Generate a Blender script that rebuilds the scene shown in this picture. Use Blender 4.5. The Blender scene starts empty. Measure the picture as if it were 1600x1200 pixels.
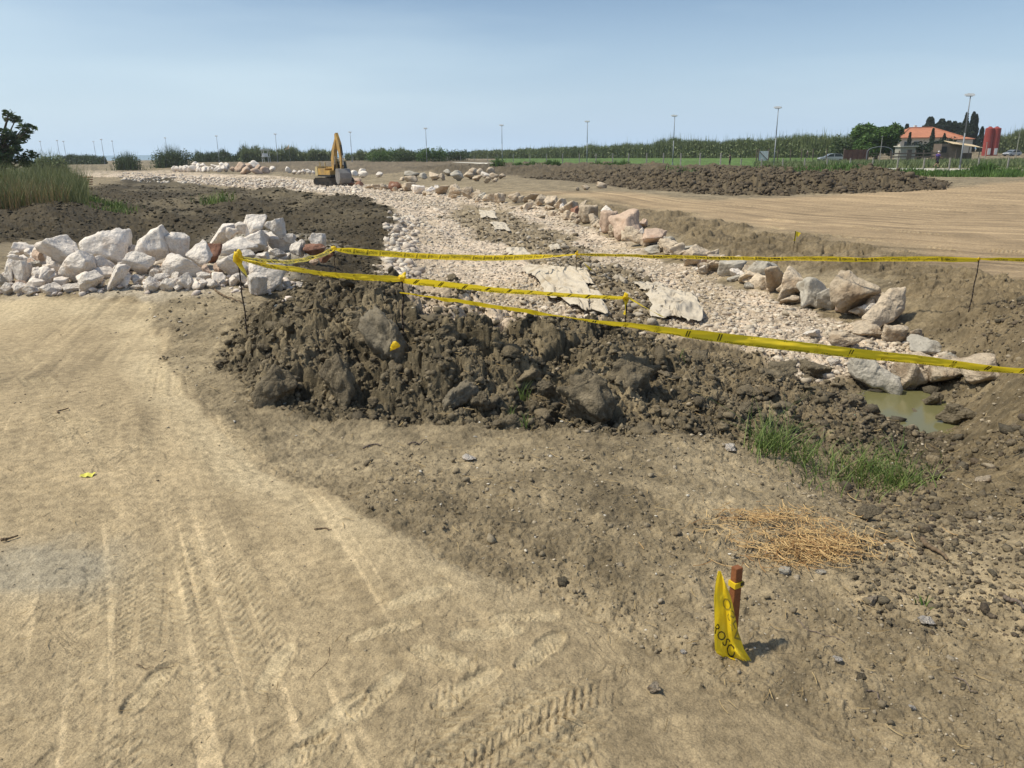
import bpy, bmesh, math, random
import numpy as np
from mathutils import Vector, Matrix
random.seed(7); RNG = np.random.default_rng(7)
scene = bpy.context.scene
COL = scene.collection
# ------------------------------------------------------------------ camera
H_EYE = 1.7; PITCH = math.radians(16.9); ROLL = math.radians(-0.67); FPX = 1200.0
cam_data = bpy.data.cameras.new("camera"); cam = bpy.data.objects.new("camera", cam_data); COL.objects.link(cam)
cam_data.sensor_width = 36.0; cam_data.lens = 36.0 * FPX / 1600.0
cam_data.clip_start = 0.05; cam_data.clip_end = 40000
CM = Matrix.Translation((0, 0, H_EYE)) @ Matrix.Rotation(math.pi/2 - PITCH, 4, 'X') @ Matrix.Rotation(ROLL, 4, 'Z')
cam.matrix_world = CM
scene.camera = cam
# ------------------------------------------------------------------ sky, sun, exposure
SUN_EL = math.radians(58); SUN_DIR = Vector((-0.90, -0.10, 0)).normalized() * math.cos(SUN_EL) + Vector((0, 0, math.sin(SUN_EL)))
world = bpy.data.worlds.new("World"); scene.world = world; world.use_nodes = True
wn = world.node_tree; wn.nodes.clear()
wo = wn.nodes.new('ShaderNodeOutputWorld'); bg = wn.nodes.new('ShaderNodeBackground'); bg.inputs['Strength'].default_value = 0.092
sky = wn.nodes.new('ShaderNodeTexSky'); sky.sky_type = 'NISHITA'; sky.sun_disc = False
sky.sun_elevation = SUN_EL; sky.sun_rotation = math.atan2(SUN_DIR.x, SUN_DIR.y)
sky.air_density = 1.0; sky.dust_density = .8; sky.ozone_density = 3.0
# thin hazy cloud veil, thicker towards the left of the view
tc = wn.nodes.new('ShaderNodeTexCoord'); mp = wn.nodes.new('ShaderNodeMapping'); mp.inputs['Scale'].default_value = (1.1, 1.1, 7.5)
nz = wn.nodes.new('ShaderNodeTexNoise'); nz.inputs['Scale'].default_value = 1.7; nz.inputs['Detail'].default_value = 5; nz.inputs['Roughness'].default_value = 0.5
wn.links.new(tc.outputs['Generated'], mp.inputs[0]); wn.links.new(mp.outputs[0], nz.inputs[0])
sx = wn.nodes.new('ShaderNodeSeparateXYZ'); wn.links.new(tc.outputs['Generated'], sx.inputs[0])
mr = wn.nodes.new('ShaderNodeMapRange'); mr.inputs[1].default_value = 0.10; mr.inputs[2].default_value = -0.62; mr.inputs[3].default_value = 0.0; mr.inputs[4].default_value = 0.42
wn.links.new(sx.outputs[0], mr.inputs[0])
ad = wn.nodes.new('ShaderNodeMath'); ad.operation = 'ADD'; wn.links.new(nz.outputs[0], ad.inputs[0]); wn.links.new(mr.outputs[0], ad.inputs[1])
m2 = wn.nodes.new('ShaderNodeMapRange'); m2.inputs[1].default_value = 0.50; m2.inputs[2].default_value = 1.0; m2.inputs[3].default_value = 0.0; m2.inputs[4].default_value = 0.5
wn.links.new(ad.outputs[0], m2.inputs[0])
veil = wn.nodes.new('ShaderNodeMixRGB'); veil.inputs[2].default_value = (6.6, 8.0, 8.7, 1)
pale = wn.nodes.new('ShaderNodeMixRGB'); pzr = wn.nodes.new('ShaderNodeMapRange'); pzr.inputs[1].default_value = 0.0; pzr.inputs[2].default_value = 0.17; pzr.inputs[3].default_value = 0.85; pzr.inputs[4].default_value = 0.05; wn.links.new(sx.outputs[2], pzr.inputs[0]); wn.links.new(pzr.outputs[0], pale.inputs[0]); pale.inputs[2].default_value = (5.0, 6.7, 8.8, 1)
wn.links.new(sky.outputs[0], pale.inputs[1]); wn.links.new(pale.outputs[0], veil.inputs[1]); wn.links.new(m2.outputs[0], veil.inputs[0])
wn.links.new(veil.outputs[0], bg.inputs[0]); wn.links.new(bg.outputs[0], wo.inputs[0])
sun_data = bpy.data.lights.new("sun", 'SUN'); sun_data.energy = 3.6; sun_data.angle = math.radians(2.2); sun_data.color = (1.0, 0.93, 0.77)
sun = bpy.data.objects.new("sun", sun_data); COL.objects.link(sun); sun.rotation_euler = SUN_DIR.to_track_quat('Z', 'Y').to_euler()
scene.view_settings.view_transform = 'Standard'; scene.view_settings.look = 'None'
scene.view_settings.exposure = 0.30; scene.view_settings.gamma = 1.0; scene.view_settings.use_curve_mapping = False
scene.cycles.max_bounces = 5; scene.cycles.transparent_max_bounces = 12
Q = 1.0   # ground mesh density
# ------------------------------------------------------------------ numpy noise
def h2(ix, iy, s):
    n = (ix.astype(np.int64) * 374761393 + iy.astype(np.int64) * 668265263 + s * 974711) & 0x7fffffff
    n = ((n ^ (n >> 13)) * 1274126177) & 0x7fffffff
    n = ((n ^ (n >> 16)) * 668265263) & 0x7fffffff
    return ((n ^ (n >> 15)) & 0xffffff).astype(np.float32) / np.float32(0xffffff)
def vnoise(x, y, s=0):
    ix = np.floor(x); iy = np.floor(y); fx = (x - ix).astype(np.float32); fy = (y - iy).astype(np.float32)
    fx = fx*fx*fx*(fx*(fx*6-15)+10); fy = fy*fy*fy*(fy*(fy*6-15)+10)
    a = h2(ix, iy, s); b = h2(ix+1, iy, s); c = h2(ix, iy+1, s); d = h2(ix+1, iy+1, s)
    return (a + (b-a)*fx) * (1-fy) + (c + (d-c)*fx) * fy - 0.5
def fbm(x, y, s=0, octv=4, g=0.5):
    r = 0; a = 1.0
    for k in range(octv):
        cs, sn = math.cos(k*1.1+.3), math.sin(k*1.1+.3)
        r = r + a*vnoise((x*cs-y*sn)*2.0**k + 13.7*k, (x*sn+y*cs)*2.0**k - 7.1*k, s+k*17); a *= g
    return r
def cells(x, y, s=0, jit=0.9):
    """distance to nearest feature point, its random id, and F2-F1"""
    ix = np.floor(x); iy = np.floor(y)
    f1 = np.full(x.shape, 9.0, np.float32); f2 = f1.copy(); idv = np.zeros(x.shape, np.float32)
    for dx in (-1, 0, 1):
        for dy in (-1, 0, 1):
            cx = ix+dx; cy = iy+dy
            px = cx + .5 + (h2(cx, cy, s)-.5)*jit; py = cy + .5 + (h2(cx, cy, s+71)-.5)*jit
            d = np.sqrt((x-px)**2 + (y-py)**2).astype(np.float32)
            m = d < f1
            f2 = np.where(m, f1, np.minimum(f2, d)); idv = np.where(m, h2(cx, cy, s+131), idv); f1 = np.where(m, d, f1)
    return f1, idv, f2-f1
def sstep(a, b, x):
    t = np.clip((x-a)/(b-a), 0, 1); return t*t*(3-2*t)
def vn3(P, s=0):
    I = np.floor(P); f = P-I; f = f*f*(3-2*f); r = 0
    for i in (0, 1):
        for j in (0, 1):
            for k in (0, 1):
                w = (f[:, 0] if i else 1-f[:, 0])*(f[:, 1] if j else 1-f[:, 1])*(f[:, 2] if k else 1-f[:, 2])
                r = r + w*h2(I[:, 0]+i+57*(I[:, 2]+k), I[:, 1]+j+113*(I[:, 2]+k), s)
    return r-.5
# ------------------------------------------------------------------ photo pixel -> world
R3 = np.array(CM.to_3x3())
def ray(px, py):
    d = R3 @ np.array([(px-800)/FPX, -(py-600)/FPX, -1.0]); return d
def on_z(px, py, z):
    d = ray(px, py); t = (z-H_EYE)/d[2]; return np.array([d[0]*t, d[1]*t, z])
def at_Y(px, py, Y):
    d = ray(px, py); t = Y/d[1]; return np.array([d[0]*t, Y, H_EYE+d[2]*t])
def WY(Y): return np.sqrt(np.maximum(Y+.5, 0)**2 + 1.0)
KV = 0.6
def uv_of(X, Y):
    W = WY(Y); return X/W, KV*np.log(W) + np.where(Y < -.5, (Y+.5)*.1, 0)
# ------------------------------------------------------------------ ground: control heights traced from the photo
CP = [(-200,1200,0),(400,1200,0),(1000,1200,0),(1800,1200,.03),(0,900,0),(500,900,0),(900,900,.01),(1250,900,0),(1500,950,.03),(1650,900,.08),
 (200,750,0),(600,750,.02),(850,760,.03),(1000,760,0),(-200,600,0),(100,600,0),(-300,480,-.02),(0,474,-.02),(200,474,0),(300,500,0),(330,560,0),(350,640,0),
 (1100,760,-.03),(1200,800,-.06),(1350,800,-.12),(1230,710,-.16),(1350,755,-.36),(1470,760,-.33),(1550,830,-.1),(1700,800,.0),
 (1440,695,-.74),(1380,690,-.55),(1400,655,-.97),(1440,648,-.97),(1415,632,-.98),(1500,700,-.62),(1510,655,-.78),(1570,700,-.42),(1600,650,-.3),(1600,575,-.3),(1550,605,-.55),(1680,640,-.1),(1750,560,-.1),
 (1600,500,-.2),(1530,487,-.25),(1450,450,-.28),(1380,425,-.3),(1300,412,-.32),(1200,393,-.36),(1100,368,-.4),(1000,340,-.44),(900,312,-.5),(800,298,-.62),(720,288,-.85),
 (1480,545,-.6),(1420,535,-.66),(1380,520,-.63),(1300,500,-.65),(1250,540,-.66),(1180,520,-.66),(1330,560,-.68),(1250,480,-.66),(1200,455,-.7),(1100,440,-.74),(1000,410,-.78),(950,380,-.83),(1000,480,-.6),(1090,490,-.64),
 (900,355,-.86),(820,335,-.92),(760,322,-.98),(700,310,-1.05),(640,300,-1.2),(700,380,-.84),(680,340,-.98),(640,400,-.78),(640,440,-.72),(760,460,-.68),(850,470,-.66),(900,420,-.6),(850,370,-.76),(780,345,-.86),
 (560,288,-1.55),(450,284,-1.6),(300,273,-1.7),(130,268,-1.8),(515,292,-1.62),(400,268,-1.6),
 (600,345,-.62),(590,380,-.6),(575,420,-.45),(540,330,-.75),(450,320,-.95),(560,310,-.72),(480,300,-.98),(400,330,-1.05),(350,345,-1.0),(300,320,-1.15),(450,350,-.85),(500,390,-.6),(400,300,-1.25),
 (250,355,-1.05),(215,375,-.98),(150,340,-.6),(230,300,-1.3),(60,420,-.1),(0,400,-.12),(-300,400,-.1),(0,330,-.15),(80,330,-.25),(130,312,-.6),(160,290,-1.1),(0,300,-.1),(-200,300,0),
 (1600,420,-.26),(1600,350,-.35),(1600,300,-.5),(1400,340,-.36),(1200,340,-.42),(1250,310,-.52),(1450,300,-.5),(1600,280,-.7),(1050,315,-.5),(900,296,-.62),
 (430,468,.38),(520,450,.45),(590,448,.56),(700,452,.48),(760,462,.45),(880,500,.16),(1000,520,.08),(1100,550,-.02),(1190,578,-.10),(1290,612,-.14),(1370,655,-.23),
 (600,540,.32),(480,550,.28),(740,550,.28),(880,580,.12),(1000,595,.06),(1100,610,-.02),(1190,635,-.08),(1280,662,-.22),(380,570,.06),(400,520,.12),
 (400,640,.0),(500,645,.0),(650,650,.0),(800,655,.0),(950,680,0),(1070,690,-.02),(1160,690,-.1)]
CW = [(-1.6,8.6,-.12),(-.6,8.4,-.38),(.4,8.3,-.5),(1.3,8.1,-.58),(2.2,7.9,-.62),(3.0,7.7,-.75),(-2.6,8.8,0),(-.8,9.6,-.62),(.6,9.8,-.66),(2.2,9.4,-.66),(3.6,9.0,-.72),
 (3.55,7.4,-.9),(3.2,6.7,-.5),(-5,9.6,.12),(-3.6,9.6,.1),(-6.5,9.8,.1),(-5,10.8,.22),(-3.9,10.8,.22),(-4,12.6,.08),(-3.3,13.5,.0),(-5,13,.0),(-6,14,-.35),(-7,16,-.5),
 (-2.4,10.5,-.1),(-2.6,12,-.2),(-2.5,14,-.4),
 (-12,-3,0),(0,-6,0),(8,-3,.05),(10,4,.1),(12,8,-.1),(-12,6,0),(-14,12,0),(20,15,-.3),(-25,30,0),(30,30,-.5),
 (60,84,-.75),(42,100,-.75),(30,120,-.75),(10,140,-.75),(-30,170,-.75),(-80,200,-.8),(-120,240,-1),(90,84,-.75),(120,120,-.7),(60,140,-.85),(110,190,-.9),(190,300,.4),(140,260,.1),(60,250,-.9),(0,250,-.9),
 (-20,140,-1.2),(-45,120,-1.4),(-60,90,-1.5),(-25,75,-1.55),(-10,70,-1.2),(5,70,-.9),(25,60,-.65),(50,60,-.7),(-100,180,-1.5),(-200,300,-1.5),(-90,60,-.5),(-50,45,-.4),(0,500,-2),(300,500,-1),(-300,500,-2)]
pts = []
for a, b, z in CP:
    p = on_z(a, b, z); pts.append((p[0], p[1], z))
pts += CW
pts = np.array(pts)
pu, pv = uv_of(pts[:, 0], pts[:, 1])
def tk(r2): return r2*np.log(r2+1e-12)
N = len(pts)
A = np.zeros((N+3, N+3)); A[:N, :N] = tk((pu[:, None]-pu)**2 + (pv[:, None]-pv)**2) + np.eye(N)*2e-4
A[:N, N] = 1; A[:N, N+1] = pu; A[:N, N+2] = pv; A[N, :N] = 1; A[N+1, :N] = pu; A[N+2, :N] = pv
sol = np.linalg.solve(A, np.r_[pts[:, 2], 0, 0, 0])
GU, GV = 760, 1100; U0, U1, V0, V1 = -1.3, 1.3, -1.0, 4.1
gu = np.linspace(U0, U1, GU); gv = np.linspace(V0, V1, GV)
BASE = np.zeros((GV, GU))
for j0 in range(0, GV, 50):
    jj = slice(j0, min(GV, j0+50)); UU, VV = np.meshgrid(gu, gv[jj])
    r = sol[N] + sol[N+1]*UU + sol[N+2]*VV
    for k in range(N): r += sol[k]*tk((UU-pu[k])**2 + (VV-pv[k])**2)
    BASE[jj] = r
BASE = np.clip(BASE, -2.6, 1.0)
def samp(G, X, Y, wu=0, wv=0):
    u, v = uv_of(np.asarray(X, float), np.asarray(Y, float))
    a = np.clip((u+wu-U0)/(U1-U0)*(GU-1), 0, GU-1.001); b = np.clip((v+wv-V0)/(V1-V0)*(GV-1), 0, GV-1.001)
    i = a.astype(int); j = b.astype(int); fa = a-i; fb = b-j
    return (G[j, i]*(1-fa)+G[j, i+1]*fa)*(1-fb) + (G[j+1, i]*(1-fa)+G[j+1, i+1]*fa)*fb
def hit(px, py, G=None):
    """first point where the photo ray meets the smooth ground"""
    d = ray(px, py); Ys = np.geomspace(0.7, 900, 3000)
    if d[2] > -1e-4: return at_Y(px, py, 300)
    t = Ys/d[1]; z = H_EYE + d[2]*t
    g = samp(BASE, d[0]*t, Ys)
    k = np.argmax(z < g) if (z < g).any() else len(Ys)-1
    k = max(k, 1); f0 = z[k-1]-g[k-1]; f1 = z[k]-g[k]; f = f0/(f0-f1) if f0 != f1 else 0
    Yh = Ys[k-1]+(Ys[k]-Ys[k-1])*np.clip(f, 0, 1); tt = Yh/d[1]
    return np.array([d[0]*tt, Yh, H_EYE+d[2]*tt])
def raster(poly_px):
    P = [hit(a, min(b, 1330)) for a, b in poly_px]
    q = [uv_of(p[0], p[1]) for p in P]
    q = np.array([(float(a), float(b)) for a, b in q])
    UU, VV = np.meshgrid(gu, gv); inside = np.zeros(UU.shape, bool); dist = np.full(UU.shape, 9.0)
    n = len(q)
    for k in range(n):
        a = q[k]; b = q[(k+1) % n]
        c = ((a[1] > VV) != (b[1] > VV)); den = b[1]-a[1] if abs(b[1]-a[1]) > 1e-9 else 1e-9
        inside ^= c & (UU < (b[0]-a[0])*(VV-a[1])/den + a[0])
        e = b-a; L = max(e@e, 1e-12); t = np.clip(((UU-a[0])*e[0]+(VV-a[1])*e[1])/L, 0, 1)
        dist = np.minimum(dist, np.hypot(UU-a[0]-t*e[0], VV-a[1]-t*e[1]))
    return np.where(inside, dist, -dist)
POLY = {
 'sand': [(-900,1330),(-900,470),(0,467),(240,470),(248,520),(268,580),(325,645),(420,735),(520,780),(600,818),(700,865),(830,925),(960,985),(1060,1045),(1200,1100),(1400,1180),(1700,1250),(1800,1330)],
 'road': [(790,302),(900,300),(1100,313),(1300,305),(1480,293),(1600,283),(1900,281),(2300,330),(2300,430),(1600,440),(1400,388),(1200,358),(1050,330),(950,315),(850,304)],
 'bankedge': [(900,312),(1050,331),(1200,362),(1400,392),(1620,450),(1720,520),(1600,560),(1500,545),(1440,505),(1380,440),(1250,425),(1130,400),(1020,365),(920,335)],
 'mound': [(385,480),(470,455),(560,440),(740,448),(900,478),(1010,500),(1110,530),(1230,560),(1330,612),(1400,690),(1310,705),(1180,690),(1080,672),(950,668),(780,652),(650,645),(500,642),(400,635),(350,580)],
 'left': [(-500,290),(140,300),(180,284),(250,276),(330,290),(450,300),(560,306),(612,328),(622,360),(600,400),(610,430),(560,442),(440,470),(420,440),(250,390),(100,380),(-500,440)],
 'heap': [(620,262),(800,256),(1000,258),(1190,266),(1350,264),(1480,288),(1470,297),(1300,303),(1150,306),(1000,297),(900,285),(800,276),(700,272)],
 'gravel': [(90,272),(120,266),(280,266),(420,275),(560,288),(640,292),(760,310),(880,335),(960,375),(1060,410),(1180,450),(1300,500),(1400,520),(1450,560),(1360,600),(1250,590),(1180,550),(1060,515),(900,500),(760,475),(640,462),(600,400),(628,340),(610,320),(520,303),(380,293),(250,280)],
 'mid': [(720,315),(790,330),(850,355),(930,395),(990,430),(1070,490),(1050,530),(930,500),(860,440),(815,400),(745,368),(700,345)],
 'green': [(775,259),(775,243),(1322,240),(1330,262),(1180,262)],
 'weeds': [(1320,262),(1320,250),(2000,248),(2000,262)],
 'greydirt': [(335,268),(345,252.5),(520,250),(800,250),(900,256),(910,263),(760,270),(640,268),(560,274),(440,268)],
 'pile': [(0,462),(0,430),(120,395),(330,380),(380,350),(520,380),(540,400),(440,455),(300,462),(150,464)],
 'wet': [(1330,705),(1350,640),(1400,605),(1470,615),(1500,680),(1420,720)],
 'grassbank': [(-400,330),(-400,262),(60,262),(110,275),(140,300),(130,318),(60,322)],
}
SD = {k: raster(v) for k, v in POLY.items()}
# ------------------------------------------------------------------ tyre tracks and footprints (world metres)
def pl(pxs): return np.array([hit(a, b)[:2] for a, b in pxs])
TRACKS = [  # polyline, half width, tread pitch, lug angle, depth
 (pl([(215,1330),(230,1000),(250,800),(225,640),(245,540),(285,470)]), .11, .042, .9, .006),
 (pl([(560,1330),(430,1100),(340,900),(290,760),(250,640),(262,560),(300,480)]), .12, .045, -.9, .006),
 (pl([(110,1330),(160,1000),(180,850),(130,700),(60,600),(0,520)]), .10, .05, .8, .005),
 (pl([(760,1330),(620,1060),(520,940),(420,830),(350,740),(270,620)]), .09, .04, 1.1, .005),
 (pl([(330,1330),(300,1000),(270,850),(200,740),(100,640),(20,560)]), .10, .045, -.8, .005),
 (pl([(900,1180),(760,1010),(640,900),(560,830),(470,770),(380,700),(310,610),(280,540)]), .11, .05, .7, .005),
 (pl([(620,1260),(760,1160),(900,1080),(1060,1000),(1180,950)]), .085, .034, 1.0, .010),
 (pl([(780,1190),(900,1120),(1020,1060),(1150,1040),(1300,1060)]), .085, .034, -.9, .010),
 (pl([(1090,1060),(1200,1075),(1330,1050),(1480,960),(1600,880)]), .09, .04, .8, .004),
 (pl([(640,1150),(760,1060),(860,990),(980,940),(1100,900)]), .08, .032, -1.1, .009),
 (pl([(850,1230),(960,1120),(1060,1080),(1180,1110)]), .08, .034, .7, .009),
 (pl([(1600,395),(1480,392),(1300,372),(1160,350),(1000,322),(860,308)]), .16, .09, .8, .02),
 (pl([(1700,370),(1500,372),(1320,356),(1180,338),(1040,318),(900,304)]), .16, .09, .8, .02),
 (pl([(1700,330),(1500,330),(1300,326),(1150,322),(1000,310)]), .18, .09, .8, .02),
 (pl([(1700,305),(1550,312),(1400,318),(1250,316),(1100,316)]), .18, .09, .8, .02),
]
FOOT = []  # x, y, angle, length
for a, b, ang in [(585,1088,1.0),(430,1040,1.45),(520,1120,.9),(690,1030,-.5),(760,990,.1),(655,935,.5),(460,1180,.8),(235,1075,1.4),(600,985,.3),(730,1075,.7),(820,965,.2),(845,1020,.9)]:
    p = hit(a, b); FOOT.append((p[0], p[1], ang, .27))
def near_marks(X, Y):
    """height offset and compaction for tracks and footprints"""
    dz = np.zeros(X.shape); wn_ = np.zeros(X.shape)
    m0 = (Y > .8) & (Y < 60) & (np.abs(X) < Y*.9+3)
    if not m0.any(): return dz, wn_
    x = X[m0]; y = Y[m0]; z = np.zeros(x.shape); w = np.zeros(x.shape)
    brk = sstep(-.10, .25, fbm(x*1.7, y*1.7, 91, 3))
    for P, hw, pitch, la, dep in TRACKS:
        s0 = 0; bd = np.full(x.shape, 9.0); bs = np.zeros(x.shape); bo = np.zeros(x.shape)
        # smooth the polyline
        Pm = P.copy()
        for _ in range(3):
            Qm = [Pm[0]]
            for k in range(len(Pm)-1): Qm += [Pm[k]*.75+Pm[k+1]*.25, Pm[k]*.25+Pm[k+1]*.75]
            Pm = np.array(Qm+[Pm[-1]])
        box = (x > Pm[:, 0].min()-1) & (x < Pm[:, 0].max()+1) & (y > Pm[:, 1].min()-1) & (y < Pm[:, 1].max()+1)
        xb = x[box]; yb = y[box]; bd = np.full(xb.shape, 9.0); bs = np.zeros(xb.shape); bo = np.zeros(xb.shape)
        for k in range(len(Pm)-1):
            e = Pm[k+1]-Pm[k]; L = np.hypot(*e)
            if L < 1e-6: continue
            ex, ey = e/L; t = np.clip((xb-Pm[k, 0])*ex+(yb-Pm[k, 1])*ey, 0, L); ox = xb-Pm[k, 0]-t*ex; oy = yb-Pm[k, 1]-t*ey
            d = np.hypot(ox, oy); m = d < bd
            bd = np.where(m, d, bd); bs = np.where(m, s0+t, bs); bo = np.where(m, ox*ey-oy*ex, bo); s0 += L
        ins = sstep(hw*1.12, hw*.92, bd)
        rib = np.where(np.abs(np.abs(bo)-hw*.45) < hw*.10, 1.0, 0.0)
        lug = sstep(.25, .6, np.abs(((bs + np.abs(bo)*la) / pitch) % 1.0 - .5)*2) * (1-rib)
        rim = np.exp(-((bd-hw*1.15)/(hw*.2))**2)
        bb = brk[box]
        z[box] += (ins*(-dep*.5 + dep*.8*lug) + rim*dep*.8) * (.1+.9*bb)
        w[box] = np.maximum(w[box], ins*(.35+.65*lug)*(.05+.95*bb)*.55)
    for fx, fy, ang, L in FOOT:
        mb = (np.abs(x-fx) < .3) & (np.abs(y-fy) < .3)
        xb = x[mb]-fx; yb = y[mb]-fy
        a = xb*math.cos(ang)+yb*math.sin(ang); b = -xb*math.sin(ang)+yb*math.cos(ang)
        t = a/(L/2); wd = .044*(1-.22*np.exp(-((t+.1)/.28)**2))*np.sqrt(np.clip(1-t*t*.92, 0, 1))
        ins = sstep(.006, -.004, np.abs(b)-wd)*(np.abs(t) < 1)
        rim = np.exp(-((np.abs(b)-wd-.008)/.01)**2)*(np.abs(t) < 1.05)
        tread = sstep(.3, .6, np.abs(((a+np.abs(b)*.8)/.022) % 1-.5)*2)
        z[mb] += (ins*(-.009+.005*tread*sstep(-.2,.1,vnoise(xb*30,yb*30,5))) + rim*.006)*(.35+.65*sstep(-.2,.2,vnoise(xb*9+fx*50,yb*9,6)))
        w[mb] = np.maximum(w[mb], ins*.9)
    dz[m0] = z; wn_[m0] = w
    return dz, wn_
def lumps(x, y, s, size, cover=.75, sharp=.5):
    """rounded to angular clods standing on the ground, one cell each"""
    wx = x + fbm(x/size*.9, y/size*.9, s+5, 2)*size*.55; wy = y + fbm(x/size*.9+31, y/size*.9, s+6, 2)*size*.55
    f1, idv, fe = cells(wx/size, wy/size, s)
    r = .38+.3*idv
    dome = np.sqrt(np.clip(1-(f1/r)**2, 0, 1))
    dome = np.minimum(dome, sharp+.25*idv + (1-sharp)*.3)
    return np.where(idv < cover, dome*(.4+.6*idv), 0)*size
def blocks(x, y, s, size, k=.5, cre=.35):
    """angular broken chunks: each cell a tilted facet with its own height, crevices between"""
    u = x/size + fbm(x/size*.8, y/size*.8, s+5, 3)*.7; v = y/size + fbm(x/size*.8+31, y/size*.8, s+6, 3)*.7
    ix = np.floor(u); iy = np.floor(v); f1 = np.full(x.shape, 9.0, np.float32); f2 = f1.copy(); hh = np.zeros(x.shape, np.float32)
    for dx in (-1, 0, 1):
        for dy in (-1, 0, 1):
            cx = ix+dx; cy = iy+dy; ox = u-(cx+.5+(h2(cx, cy, s)-.5)*.9); oy = v-(cy+.5+(h2(cx, cy, s+71)-.5)*.9)
            d = np.sqrt(ox*ox+oy*oy).astype(np.float32); m = d < f1
            pl_ = (h2(cx, cy, s+131)-.5)*1.3+ox*(h2(cx, cy, s+15)-.5)*2.2+oy*(h2(cx, cy, s+16)-.65)*2.2
            f2 = np.where(m, f1, np.minimum(f2, d)); hh = np.where(m, pl_, hh); f1 = np.where(m, d, f1)
    return (hh*k - cre*sstep(.16, 0, f2-f1))*size
MAINL = [(300,1330),(270,1000),(240,820),(210,700),(205,600),(235,530),(285,468)]
MAINR = [(1750,372),(1600,368),(1400,362),(1250,350),(1100,334),(950,314),(850,300)]
def smooth_pl(P, k=3):
    for _ in range(k):
        Qm = [P[0]]
        for j in range(len(P)-1): Qm += [P[j]*.75+P[j+1]*.25, P[j]*.25+P[j+1]*.75]
        P = np.array(Qm+[P[-1]])
    return P
SML = smooth_pl(pl(MAINL)); SMR = smooth_pl(pl(MAINR))
def along(P, x, y):
    """signed side offset and distance along a polyline"""
    bd = np.full(x.shape, 1e9); bs = np.zeros(x.shape); bo = np.zeros(x.shape); s0 = 0
    for k in range(len(P)-1):
        e = P[k+1]-P[k]; L = np.hypot(*e); ex, ey = e/L; t = np.clip((x-P[k, 0])*ex+(y-P[k, 1])*ey, 0, L); ox = x-P[k, 0]-t*ex; oy = y-P[k, 1]-t*ey; d = np.hypot(ox, oy); m = d < bd
        bd = np.where(m, d, bd); bs = np.where(m, s0+t, bs); bo = np.where(m, np.sign(ox*ey-oy*ex)*d, bo); s0 += L
    return bo, bs
def streaks(X, Y, M):
    """wheel-wiped streaks that follow the two roads, -1..1"""
    out = np.zeros(X.shape)
    for key, P, a, b in (('sand', SML, 16., 1.0), ('road', SMR, 4.5, .18)):
        m = (M[key] > .05)
        if m.any():
            o, s = along(P, X[m], Y[m]); w = fbm(s*b*.5, o*.6, 881, 2)*.6
            lf = sstep(1.7, .9, np.abs(o)) if key == 'sand' else 1.0
            thin = sstep(.22, .36, vnoise((o+w*.05)*(38. if key == 'sand' else 6.), s*b*.6, 885))*sstep(-.05, .2, fbm(o*2+9, s*.8*b, 886, 2))
            out[m] = lf*1.0*thin + lf*(vnoise((o+w*.12)*a, s*b, 882)*1.1+vnoise((o+w*.12)*a*2.4, s*b*1.7, 883)*.7)*(.35+.9*sstep(-.25, .2, fbm(o*1.1, s*.5*b, 884, 2)))
    return out
def masks(X, Y):
    wu = fbm(X*.9, Y*.9, 11, 4)*.030; wv = fbm(X*.9+40, Y*.9, 12, 4)*.030
    nr = sstep(60, 10, Y)
    g = lambda k, s=.008: sstep(-s, s, samp(SD[k], X, Y, wu*nr + fbm(X/np.maximum(Y,1)*18, np.log(np.maximum(Y,1))*14, 13, 3)*.018, wv*nr+fbm(X/np.maximum(Y,1)*18, np.log(np.maximum(Y,1))*14, 14, 3)*.012))
    M = {'sand': g('sand', .012), 'road': g('road', .03), 'mound': g('mound', .012), 'left': g('left', .015), 'heap': g('heap', .006), 'gravel': g('gravel', .008),
         'mid': g('mid', .012), 'green': g('green', .006), 'weeds': g('weeds', .006), 'greydirt': g('greydirt', .01), 'pile': g('pile', .03), 'wet': g('wet', .03), 'bank': g('grassbank', .02), 'edge': g('bankedge', .012)}
    return M
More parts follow.
